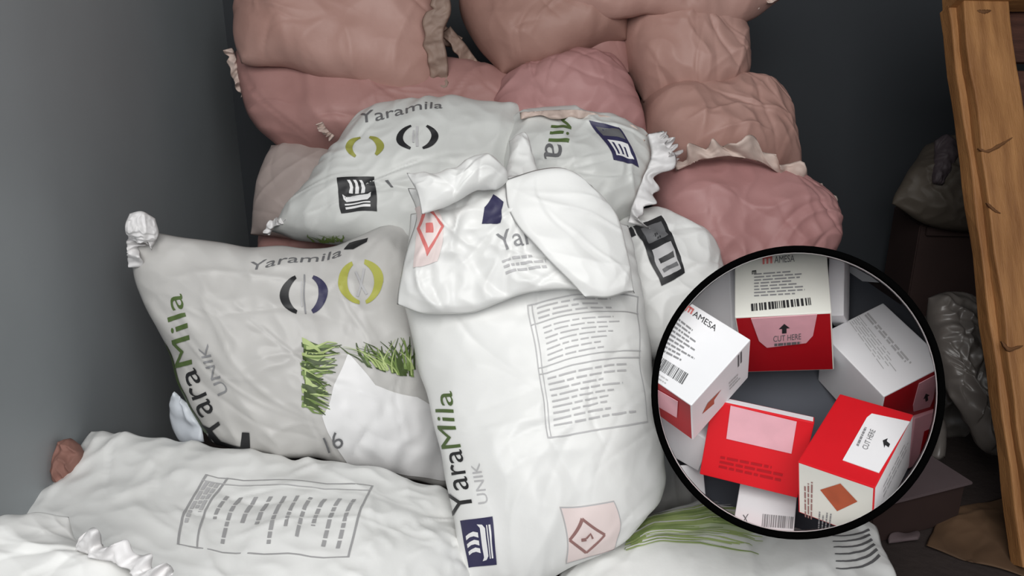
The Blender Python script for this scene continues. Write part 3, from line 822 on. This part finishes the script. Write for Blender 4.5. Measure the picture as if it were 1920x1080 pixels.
def rotv(r):
    r = np.array(r, float); th = np.linalg.norm(r) + 1e-12; k = r / th
    K = np.array([[0, -k[2], k[1]], [k[2], 0, -k[0]], [-k[1], k[0], 0]])
    return np.eye(3) + math.sin(th) * K + (1 - math.cos(th)) * K @ K

class Carton: pass
FACES = {'top': ((0, 0, 0), (1, 0, 0), (1, 1, 0), (0, 1, 0)), 'bot': ((0, 0, 1), (0, 1, 1), (1, 1, 1), (1, 0, 1)),
         'near': ((0, 1, 0), (1, 1, 0), (1, 1, 1), (0, 1, 1)), 'far': ((1, 0, 0), (0, 0, 0), (0, 0, 1), (1, 0, 1)),
         'left': ((0, 0, 0), (0, 1, 0), (0, 1, 1), (0, 0, 1)), 'right': ((1, 1, 0), (1, 0, 0), (1, 0, 1), (1, 1, 1))}
def carton(p, scale, mats, label, clip=True, skip=()):
    p = np.array(p, float)
    c = p[:3] * scale; R = rotv(p[3:6]); dm = p[6:9] * scale
    B = Carton(); B.cor = {}
    for i in (0, 1):
        for j in (0, 1):
            for l in (0, 1):
                B.cor[(i, j, l)] = c2w(c + R @ (np.array([i - .5, j - .5, l - .5]) * dm))
    keys = list(B.cor); ms = []; mi = []
    bm = bmesh.new()
    vv = {k: bm.verts.new(B.cor[k]) for k in keys}
    for f, cs in FACES.items():
        if f in skip: continue
        m = mats.get(f, mats['*'])
        if m not in ms: ms.append(m)
        fc = bm.faces.new([vv[k] for k in cs]); fc.material_index = ms.index(m)
    bmesh.ops.recalc_face_normals(bm, faces=bm.faces[:])
    bmesh.ops.bevel(bm, geom=bm.edges[:], offset=.0025, segments=2, affect='EDGES', profile=.6)
    if clip: clip_bm(bm, not skip)
    me = bpy.data.meshes.new('carton_body'); bm.to_mesh(me); bm.free()
    ctr = sum(B.cor.values()) / 8
    B.root = empty('medicine_carton', (ctr[0], ctr[1], min(q[2] for q in B.cor.values())))
    tag(B.root, label, 'box', 'red and white cartons in the tub')
    B.obj = link_mesh('carton_body', me, ms, B.root, smooth=False)
    B.ctr = ctr
    return B
def facept(B, face, px):
    a, b, c_, d_ = [B.cor[k] for k in FACES[face]]
    n_ = np.cross(b - a, d_ - a); n_ /= np.linalg.norm(n_)
    if n_ @ (a - B.ctr) < 0: n_ = -n_
    dd = ray(*px)
    return CAM + dd * (((a - CAM) @ n_) / (dd @ n_)), n_
def fput(B, face, quad, layers, name, off=.0008, thick=0, label=None, parent=None):
    """print (or a thin pasted flap) on one face of a carton, inside the quad TL, TR, BR, BL"""
    Q = [facept(B, face, q) for q in quad]; n_ = Q[0][1]; Q = np.array([q[0] for q in Q])
    bm = bmesh.new(); mats = []
    for k, (shp, m) in enumerate(layers):
        V, F = shp
        if m not in mats: mats.append(m)
        s = V[:, :1]; t = 1 - V[:, 1:2]
        P = (1 - s) * (1 - t) * Q[0] + s * (1 - t) * Q[1] + s * t * Q[2] + (1 - s) * t * Q[3] + n_ * (off + .0004 * k)
        vs_ = [bm.verts.new(x) for x in P]
        fs = []
        for f in F:
            try:
                fc = bm.faces.new([vs_[i] for i in f]); fc.material_index = mats.index(m); fs.append(fc)
            except ValueError: pass
        if thick:
            r = bmesh.ops.extrude_face_region(bm, geom=fs)
            for v in r['geom']:
                if isinstance(v, bmesh.types.BMVert): v.co += Vector(n_ * thick)
    clip_bm(bm, False)
    if not bm.verts: bm.free(); return
    bmesh.ops.recalc_face_normals(bm, faces=bm.faces[:])
    me = bpy.data.meshes.new(name); bm.to_mesh(me); bm.free()
    ob = link_mesh(name, me, mats, parent or B.root, smooth=False)
    if name in STUFF: ob['kind'] = 'stuff'
    if label: ob['label'] = label
    return ob
def barcode(seed):
    r = np.random.default_rng(seed); L = []; x = 0
    while x < .97:
        w_ = r.choice([.015, .025, .04]); L.append(rect(x, 0, min(x + w_, 1), 1)); x += w_ + r.choice([.012, .02, .03])
    return join(L)
ARROW = poly([(.5, 1), (0, .5), (.3, .5), (.3, 0), (.7, 0), (.7, .5), (1, .5)])
TABS = poly([(0, 1), (1, 1), (.97, .25), (.86, 0), (.14, 0), (.03, .25)])
MLOGO = join([rect(0, 0, .2, .8), rect(.4, 0, .6, .8), rect(.8, 0, 1, .8), rect(0, .7, .6, 1), rect(.4, .7, 1, 1)])

bT = carton([0.4982, 0.0397, 1.56, -0.682, 0.3484, 0.0548, 0.1577, 0.1551, 0.1714], 1.10,
            {'*': C_white, 'top': C_cream, 'near': C_dred, 'right': C_white}, 'white carton with big barcode above a red side, top of the tub')
fput(bT, 'top', [(1430, 482), (1448, 480), (1448, 494), (1430, 496)], [(MLOGO, K_red)], 'printed_logo')
fput(bT, 'top', [(1452, 481), (1490, 478), (1490, 491), (1452, 494)], [(text('AMESA'), K_mid)], 'printed_lettering')
fput(bT, 'top', [(1410, 508), (1418, 507), (1418, 514), (1410, 515)], [(MLOGO, K_ink)], 'printed_logo')
fput(bT, 'top', [(1412, 508), (1518, 500), (1522, 552), (1412, 558)], [(lines(8, .02, 0, .98, .92, .05, 4, .35), K_grey)], 'printed_lines')
fput(bT, 'top', [(1408, 570), (1522, 558), (1524, 572), (1409, 584)], [(barcode(2), K_ink)], 'barcode')
tf = fput(bT, 'near', [(1408, 596), (1532, 588), (1526, 640), (1424, 652)], [(TABS, C_pinkt)], 'tuck_flap', thick=.0015, label='pale pink tuck flap')
fput(bT, 'near', [(1460, 606), (1481, 604), (1481, 622), (1460, 624)], [(ARROW, K_ink)], 'printed_arrow', off=.003, parent=tf)
fput(bT, 'near', [(1450, 628), (1502, 623), (1502, 634), (1450, 639)], [(text('CUT HERE'), K_mid)], 'printed_lettering', off=.003, parent=tf)
fput(bT, 'near', [(1452, 641), (1502, 637), (1502, 644), (1452, 648)], [(lines(1, 0, 0, 1, 1, .7, 2, .05), K_mid)], 'printed_lines', off=.003, parent=tf)

bL = carton([0.3385, 0.1568, 1.6, -0.5216, 0.4148, 0.6922, 0.1316, 0.1711, 0.1385], 1.0,
            {'*': C_white, 'near': C_dred}, 'white carton with barcode on top, against the left tub wall')
fput(bL, 'top', [(1290, 572), (1302, 580), (1296, 590), (1284, 582)], [(MLOGO, K_red)], 'printed_logo')
fput(bL, 'top', [(1303, 582), (1346, 612), (1340, 622), (1298, 592)], [(text('AMESA'), K_ink)], 'printed_lettering')
fput(bL, 'top', [(1272, 594), (1322, 634), (1298, 690), (1242, 662)], [(lines(9, 0, 0, 1, 1, .05, 9, .5), K_grey)], 'printed_lines')
fput(bL, 'top', [(1238, 668), (1292, 702), (1280, 722), (1226, 688)], [(barcode(5), K_mid)], 'barcode')
fput(bL, 'top', [(1228, 694), (1268, 720), (1262, 732), (1222, 706)], [(lines(2, 0, 0, 1, 1, .2, 9, .4), K_lgrey)], 'printed_lines')
fput(bL, 'near', [(1225, 725), (1272, 752), (1270, 782), (1225, 755)], [(rect(0, 0, 1, 1), C_pinkt)], 'tuck_flap', thick=.0012, label='pale tuck flap')
fput(bL, 'right', [(1382, 668), (1392, 656), (1392, 676), (1382, 690)], [(join([rect(.1, 0, .35, 1), rect(.6, 0, .85, 1)]), K_mid)], 'printed_mark')
fput(bL, 'right', [(1366, 716), (1392, 690), (1392, 706), (1368, 732)], [(lines(3, 0, 0, 1, 1, .16, 9, .4), K_lgrey)], 'printed_lines')
fput(bL, 'right', [(1316, 764), (1352, 730), (1344, 752), (1316, 776)], [(poly([(0, 0), (.3, .9), (1, 1), (.7, .5), (.8, 0)]), C_orange)], 'printed_mark')

bR = carton([0.6888, 0.1581, 1.5998, -0.535, 0.5948, 1.0273, 0.1676, 0.135, 0.1502], 1.08,
            {'*': C_white, 'right': C_dred, 'far': C_dred}, 'tilted white carton with faint grey text, right side of the tub')
fput(bR, 'top', [(1628, 586), (1712, 682), (1704, 690), (1620, 592)], [(lines(2, 0, 0, 1, 1, .36, 12, .1), K_lgrey)], 'printed_lines')
fput(bR, 'top', [(1612, 592), (1692, 690), (1668, 712), (1592, 606)], [(lines(6, 0, 0, 1, 1, .05, 13, .3), K_lgrey)], 'printed_lines')
tf = fput(bR, 'right', [(1722, 718), (1756, 700), (1748, 760), (1706, 772)], [(TABS, C_pinkt)], 'tuck_flap', thick=.0015, label='pale pink tuck flap')
fput(bR, 'right', [(1728, 740), (1740, 732), (1742, 746), (1730, 754)], [(ARROW, K_ink)], 'printed_arrow', off=.003, parent=tf)

bF = carton([0.6324, 0.3241, 1.57, -0.8861, 0.496, 0.5112, 0.1338, 0.1996, 0.133], .985,
            {'*': C_white, 'top': C_red, 'near': C_cream, 'right': C_white}, 'bright red topped carton with orange diamond, front right in the tub')
tf = fput(bF, 'top', [(1630, 776), (1706, 792), (1648, 888), (1580, 864)],
     [(poly([(.06, 1), (1, 1), (1, 0), (.0, 0), (0, .9)]), C_white)], 'tuck_flap', thick=.0015, label='white tuck flap')
fput(bF, 'top', [(1652, 838), (1658, 818), (1671, 830), (1664, 846)], [(ARROW, K_ink)], 'printed_arrow', off=.003, parent=tf)
fput(bF, 'top', [(1616, 842), (1632, 806), (1642, 810), (1626, 846)], [(text('CUT HERE'), K_mid)], 'printed_lettering', off=.003, parent=tf)
fput(bF, 'top', [(1604, 836), (1620, 802), (1627, 804), (1611, 840)], [(lines(1, 0, 0, 1, 1, .6, 3, .1), K_grey)], 'printed_lines', off=.003, parent=tf)
fput(bF, 'near', [(1538, 918), (1576, 906), (1608, 940), (1570, 958)], [(rect(0, 0, 1, 1), C_orange)], 'hazard_diamond', label='orange brown hazard diamond')
fput(bF, 'near', [(1508, 968), (1506, 896), (1526, 900), (1524, 974)], [(lines(3, 0, 0, 1, 1, .16, 21, .25), K_redbr)], 'printed_lines')
fput(bF, 'near', [(1532, 990), (1534, 954), (1562, 962), (1558, 992)], [(lines(4, 0, 0, 1, 1, .10, 22, .3), K_grey)], 'printed_lines')
fput(bF, 'right', [(1656, 908), (1706, 810), (1704, 838), (1656, 936)], [(lines(3, 0, 0, 1, 1, .08, 23, .3), K_lgrey)], 'printed_lines')

bM = carton([0.4457, 0.2899, 1.56, 0.3451, 0.3267, 0.1323, 0.1779, 0.1574, 0.0218], 1.05,
            {'*': C_white, 'top': C_red}, 'flat red carton with frosted pink tape, lower left in the tub')
fput(bM, 'top', [(1370, 760), (1494, 790), (1484, 850), (1362, 822)], [(rect(0, 0, 1, 1), C_pinkt)], 'frosted_tape', thick=.0008, label='frosted pink tape patch')
fput(bM, 'top', [(1345, 850), (1484, 876), (1476, 912), (1340, 880)], [(lines(3, .05, .1, .95, .95, .14, 31, .25), C_dred)], 'printed_lines')

bW = carton([0.4725, 0.4359, 1.6, -1.0221, 0.1831, 0.3004, 0.1055, 0.1209, 0.06], 1.05, {'*': C_white}, 'white carton with thin upright strokes, bottom centre of the tub')
fput(bW, 'top', [(1392, 966), (1404, 964), (1402, 980), (1392, 980)], [(text('X'), K_mid)], 'printed_mark')
fput(bW, 'top', [(1430, 964), (1490, 970), (1488, 992), (1428, 988)], [(barcode(9), K_grey)], 'printed_strokes')

bU = carton([0.3973, 0.0368, 1.66, -0.2949, 1.0281, -0.1369, 0.1393, 0.1684, 0.0601], 1.08, {'*': C_white}, 'plain white carton standing behind the left barcode carton')
bLW = carton([0.3348, 0.2835, 1.66, 0.7412, 0.5363, 0.2913, 0.1092, 0.1018, 0.05], 1.05, {'*': C_white}, 'blank white carton edge under the left barcode carton')
bLL = carton([0.3281, 0.3878, 1.66, -0.2086, -0.5846, 0.0083, 0.0832, 0.0838, 0.05], 1.07, {'*': C_white}, 'blank white carton corner at the lower left tub wall')
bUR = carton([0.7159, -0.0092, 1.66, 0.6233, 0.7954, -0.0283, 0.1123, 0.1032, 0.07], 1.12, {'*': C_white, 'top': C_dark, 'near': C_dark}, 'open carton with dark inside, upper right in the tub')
fput(bUR, 'top', [(1572, 486), (1700, 500), (1700, 532), (1572, 522)], [(rect(0, 0, 1, 1), C_white)], 'carton_lid', thick=.003, label='white carton lid')
bTT = carton([0.668, -0.005, 1.74, -.3, .5, 0.05, 0.03, 0.15, 0.08], 1.0, {'*': C_white}, 'narrow white carton edge right of the big barcode carton')
bRR = carton([0.778, 0.2801, 1.66, 0.3653, -0.4374, -0.148, 0.0695, 0.1126, 0.06], 1.06, {'*': C_pinkt, 'right': C_dred}, 'small pinkish carton end at the right tub wall')
fput(bRR, 'top', [(1728, 812), (1742, 800), (1738, 842), (1724, 850)], [(poly([(.3, 1), (1, .9), (.7, .1), (0, 0)]), C_dred)], 'printed_mark')

# ================================================================== RIGHT SIDE: WOODEN FRAME AND CLUTTER
def board(name, c0, c1, wdir, wid, thk, m, parent, bev=.004, seg=10, jit=.003, seed=0):
    """a plank from c0 to c1; wdir = direction of its width"""
    c0 = np.array(c0, float); c1 = np.array(c1, float)
    L = np.linalg.norm(c1 - c0); a = (c1 - c0) / L
    b = np.array(wdir, float); b -= a * (b @ a); b /= np.linalg.norm(b)
    t = np.cross(a, b)
    r = np.random.default_rng(seed)
    bm = bmesh.new(); bmesh.ops.create_cube(bm, size=1)
    for v in bm.verts: v.co = Vector((v.co.x * wid, v.co.y * thk, v.co.z * L))
    for k in range(1, seg):
        bmesh.ops.bisect_plane(bm, geom=bm.verts[:] + bm.edges[:] + bm.faces[:], plane_co=(0, 0, -L / 2 + L * k / seg), plane_no=(0, 0, 1))
    lng = [e for e in bm.edges if abs((e.verts[0].co - e.verts[1].co).normalized().z) > .9]
    bmesh.ops.bevel(bm, geom=lng, offset=bev, segments=2, affect='EDGES', profile=.5)
    nz = Noise(seed + 300)
    for v in bm.verts:
        v.co.x += float(nz(np.array(v.co.z * 6), np.array(3.1 + v.co.y * 9))) * jit * 3
        v.co.y += float(nz(np.array(v.co.z * 6), np.array(9.3 + v.co.x * 9))) * jit * 3
    me = bpy.data.meshes.new(name); bm.to_mesh(me); bm.free()
    o = link_mesh(name, me, [m], None, smooth=False)
    R_ = Matrix(((b[0], t[0], a[0]), (b[1], t[1], a[1]), (b[2], t[2], a[2]))).to_4x4()
    o.matrix_world = Matrix.Translation(Vector((c0 + c1) / 2)) @ R_
    o.parent = parent
    o.matrix_parent_inverse = Matrix.Translation(-Vector(parent.location))
    return o

pl_t = at(1836, 8, 2.25); pl_b = at(1962, 960, 1.68)
dirp = pl_b - pl_t; dirp /= np.linalg.norm(dirp)
foot = pl_b + dirp * ((pl_b[2] - 0.01) / -dirp[2]) if dirp[2] < 0 else pl_b
fr = empty('wooden_frame', (foot[0] + .3, foot[1], 0.0))
tag(fr, 'golden timber frame leaning at the right edge of the picture', 'wooden frame')
nf = np.cross(dirp, [1, 0, 0]); nf /= np.linalg.norm(nf)
if nf @ (CAM - pl_t) < 0: nf = -nf
board('post', pl_t, foot, (1, 0, 0), .115, .06, W_post, fr, seed=1, seg=24)
board('post', pl_t + np.array([.85, 0, 0]), foot + np.array([.85, 0, 0]), (1, 0, 0), .115, .06, W_post, fr, seed=2)
board('top_rail', pl_t + np.array([-.075, 0, .035]) - nf * .01, pl_t + np.array([.93, 0, .035]) - nf * .01, dirp, .075, .075, W_post, fr, seed=3)
board('side_batten', pl_t + np.array([-.063, 0, 0]) - nf * .03, foot + np.array([-.063, 0, 0.02]) - nf * .03, (1, 0, 0), .022, .05, W_post, fr, seed=4, seg=24)
for k in range(7):
    q = .06 + k * .165
    board('board', pl_t + dirp * q + np.array([.0, 0, 0]) - nf * .06, pl_t + dirp * q + np.array([.88, 0, 0]) - nf * .06, dirp, .145, .02, W_dark, fr, seed=10 + k)
# splits and knots standing on the post
def crack(pts, wpx, sd):
    Pn = pl_t + nf * .0315
    P = [CAM + ray(*p) * (((Pn - CAM) @ nf) / (ray(*p) @ nf)) for p in pts]
    P = curve(P, 12); r = np.random.default_rng(sd)
    tt = np.gradient(P, axis=0); sdv = np.cross(tt, nf); sdv /= np.linalg.norm(sdv, axis=1, keepdims=True)
    ww = (wpx / FPX * 2.1) * (np.sin(np.linspace(.15, 3.0, 12)) * (.6 + .6 * r.random(12)))[:, None]
    Vt = np.concatenate([P + sdv * ww / 2 + nf * .0015, P - sdv * ww / 2 + nf * .0015, P + sdv * ww / 2 - nf * .006, P - sdv * ww / 2 - nf * .006])
    Ft = []
    for k in range(11):
        Ft += [[k, k + 1, 13 + k, 12 + k], [k + 24, k + 36, k + 37, k + 25], [k, k + 24, k + 25, k + 1], [k + 12, k + 13, k + 37, k + 36]]
    pydata('wood_split', Vt, Ft, [W_crack], fr)
crack([(1834, 278), (1850, 284), (1870, 275), (1898, 258)], 7, 1)
crack([(1878, 640), (1892, 655), (1905, 652), (1918, 648)], 8, 2)
crack([(1850, 380), (1866, 395), (1876, 400)], 5, 3)
crack([(1832, 20), (1845, 22), (1858, 20)], 8, 4)

# brown carton, standing
def obox(name, p0, p1, dep, h, m, parent, bev=.004):
    """box whose front lower edge runs p0 -> p1 on the ground plane"""
    p0 = np.array(p0, float); p1 = np.array(p1, float)
    a = p1 - p0; L = np.linalg.norm(a); a /= L
    b = np.array([-a[1], a[0], 0]);
    if b[1] < 0: b = -b
    bm = bmesh.new(); bmesh.ops.create_cube(bm, size=1)
    for v in bm.verts:
        q = p0 + a * (v.co.x + .5) * L + b * (v.co.y + .5) * dep + np.array([0, 0, (v.co.z + .5) * h])
        v.co = Vector(q)
    bmesh.ops.recalc_face_normals(bm, faces=bm.faces[:])
    if bev: bmesh.ops.bevel(bm, geom=bm.edges[:], offset=bev, segments=2, affect='EDGES')
    me = bpy.data.meshes.new(name); bm.to_mesh(me); bm.free()
    return link_mesh(name, me, [m], parent, smooth=False)
ZT = at(1780, 425, 2.6)[2]
x0 = at(1718, 500, 2.6)[0]; x1 = at(1868, 500, 2.6)[0]
cb = empty('tall_carton', ((x0 + x1) / 2, 2.7, 0)); tag(cb, 'tall dark brown carton standing behind the wooden frame', 'box')
obox('carton_body', (x0, 2.62, 0), (x1, 2.6, 0), .24, ZT, D_carton, cb)
obox('carton_flap', (x0 + .015, 2.60, ZT - .03), (x1 - .015, 2.58, ZT - .03), .014, .028, D_carton, cb, .002)
# khaki sack on it
ks = bag('khaki_sack', [(1738, 272, 2.66), (1772, 256, 2.68), (1810, 268, 2.68), (1836, 262, 2.68)],
         [(1836, 262, 2.68), (1850, 330, 2.64), (1856, 432, 2.58)],
         [(1674, 384, 2.58), (1735, 420, 2.56), (1800, 434, 2.56), (1856, 432, 2.58)],
         [(1738, 272, 2.66), (1708, 310, 2.62), (1684, 350, 2.6), (1674, 384, 2.58)], D_sack, T=.07, seed=151, lump=.02, crease=.018, cfreq=9, pleat=.004)
tag(ks.root, 'crumpled khaki grey sack on top of the dark brown carton', 'sack')
tn = bag('tied_neck', [(1752, 262, 2.6), (1775, 252, 2.6), (1795, 268, 2.6)], [(1795, 268, 2.6), (1790, 300, 2.57), (1766, 346, 2.53)],
         [(1750, 344, 2.53), (1766, 346, 2.53)], [(1752, 262, 2.6), (1752, 300, 2.57), (1750, 344, 2.53)], mat('dark_sack_shade', srgb(84, 74, 78), .6, .2, 9),
         T=.02, seed=152, N=40, Mv=40, lump=.01, crease=.014, cfreq=16, parent=ks.root, creases=0)
# clear plastic bag
cp = bag('plastic_bag', [(1738, 562, 2.2), (1780, 548, 2.22), (1840, 560, 2.22), (1868, 590, 2.2)],
         [(1868, 590, 2.2), (1884, 690, 2.1), (1895, 860, 1.98)],
         [(1780, 745, 2.02), (1820, 800, 1.99), (1850, 850, 1.97), (1895, 860, 1.98)],
         [(1738, 562, 2.2), (1745, 640, 2.12), (1780, 745, 2.02)], D_plastic, T=.06, seed=161, lump=.02, crease=.026, cfreq=9, pleat=.008, creases=24, cdepth=.014)
tag(cp.root, 'crumpled clear plastic bag beside the wooden frame', 'plastic bag')
cp2 = bag('plastic_bag', [(1700, 600, 2.42), (1760, 585, 2.42), (1850, 600, 2.42)], [(1850, 600, 2.42), (1870, 700, 2.36), (1860, 800, 2.3)],
          [(1700, 800, 2.3), (1780, 820, 2.28), (1860, 800, 2.3)], [(1700, 600, 2.42), (1690, 700, 2.36), (1700, 800, 2.3)], D_plastic, T=.08, seed=162,
          lump=.02, crease=.02, cfreq=9, creases=10)
tag(cp2.root, 'greyish plastic bag behind the clear crumpled one', 'plastic bag')

# low purple-grey carton on the floor
fb = empty('low_carton', (at(1740, 900, 1.9)[0], 1.95, 0)); tag(fb, 'low dusty purple carton on the floor right of the tub', 'box')
zt = 0.12
def onz(px, py, z):
    d_ = ray(px, py); return CAM + d_ * ((z - CAM[2]) / d_[2])
k0 = onz(1640, 945, zt); k1 = onz(1812, 902, zt); k0[2] = k1[2] = 0
obox('carton_body', k0, k1, .16, zt - .006, D_carton, fb)
k0t = k0.copy(); k1t = k1.copy(); k0t[2] = k1t[2] = zt - .006
lid = obox('carton_lid', k0t + (k1 - k0) * -.02 - np.array([0, .012, 0]), k1t + (k1 - k0) * .05 - np.array([0, .012, 0]), .17, .008, D_purple, fb, .002)
# flat cardboard lying on the floor
fc = bag('cardboard_sheet', [(1770, 958, 1.86), (1840, 940, 1.90), (1905, 930, 1.92)], [(1905, 930, 1.92), (1935, 1010, 1.75), (1950, 1090, 1.6)],
         [(1735, 1020, 1.73), (1830, 1058, 1.66), (1950, 1090, 1.6)], [(1770, 958, 1.86), (1752, 990, 1.80), (1735, 1020, 1.73)], D_cardb, T=.006, Tb=.004,
         seed=171, lump=.006, crease=.006, cfreq=6, pleat=.001, N=50, Mv=50, creases=4)
tag(fc.root, 'torn brown cardboard sheet lying on the dark floor', 'cardboard')
fs = bag('plastic_scrap', [(1672, 1004, 1.76), (1722, 998, 1.78)], [(1722, 998, 1.78), (1726, 1006, 1.76), (1722, 1014, 1.74)],
         [(1668, 1018, 1.73), (1722, 1014, 1.74)], [(1672, 1004, 1.76), (1666, 1010, 1.745), (1668, 1018, 1.73)], D_purple, T=.008, Tb=.004, seed=172, N=30, Mv=20,
         lump=.003, crease=.004, creases=0, edge=.003)
tag(fs.root, 'small grey plastic scrap on the floor beside the tub', 'scrap')
gs = bag('plastic_bottle', [(1748, 790, 2.06), (1760, 786, 2.06), (1772, 790, 2.06)], [(1772, 790, 2.06), (1774, 820, 2.0), (1772, 858, 1.95)],
         [(1746, 858, 1.95), (1760, 862, 1.94), (1772, 858, 1.95)], [(1748, 790, 2.06), (1745, 820, 2.0), (1746, 858, 1.95)], D_plastic, T=.016, seed=173, N=30, Mv=30,
         lump=.002, crease=.003, creases=0, edge=.001, pleat=.001)
tag(gs.root, 'dull grey plastic bottle below the clear plastic bag', 'bottle')

# rusty lump behind the lower left bag
rp = bag('clay_lump', [(112, 832, 1.58), (130, 824, 1.58), (150, 832, 1.58)], [(150, 832, 1.58), (158, 860, 1.56), (150, 900, 1.54)],
         [(108, 895, 1.54), (130, 905, 1.53), (150, 900, 1.54)], [(112, 832, 1.58), (102, 860, 1.56), (108, 895, 1.54)], D_clay, T=.02, seed=181, N=40, Mv=40,
         lump=.014, crease=.014, cfreq=22, edge=.008, creases=0)
tag(rp.root, 'reddish brown rounded lump against the wall above the lower left bag', 'clay lump')
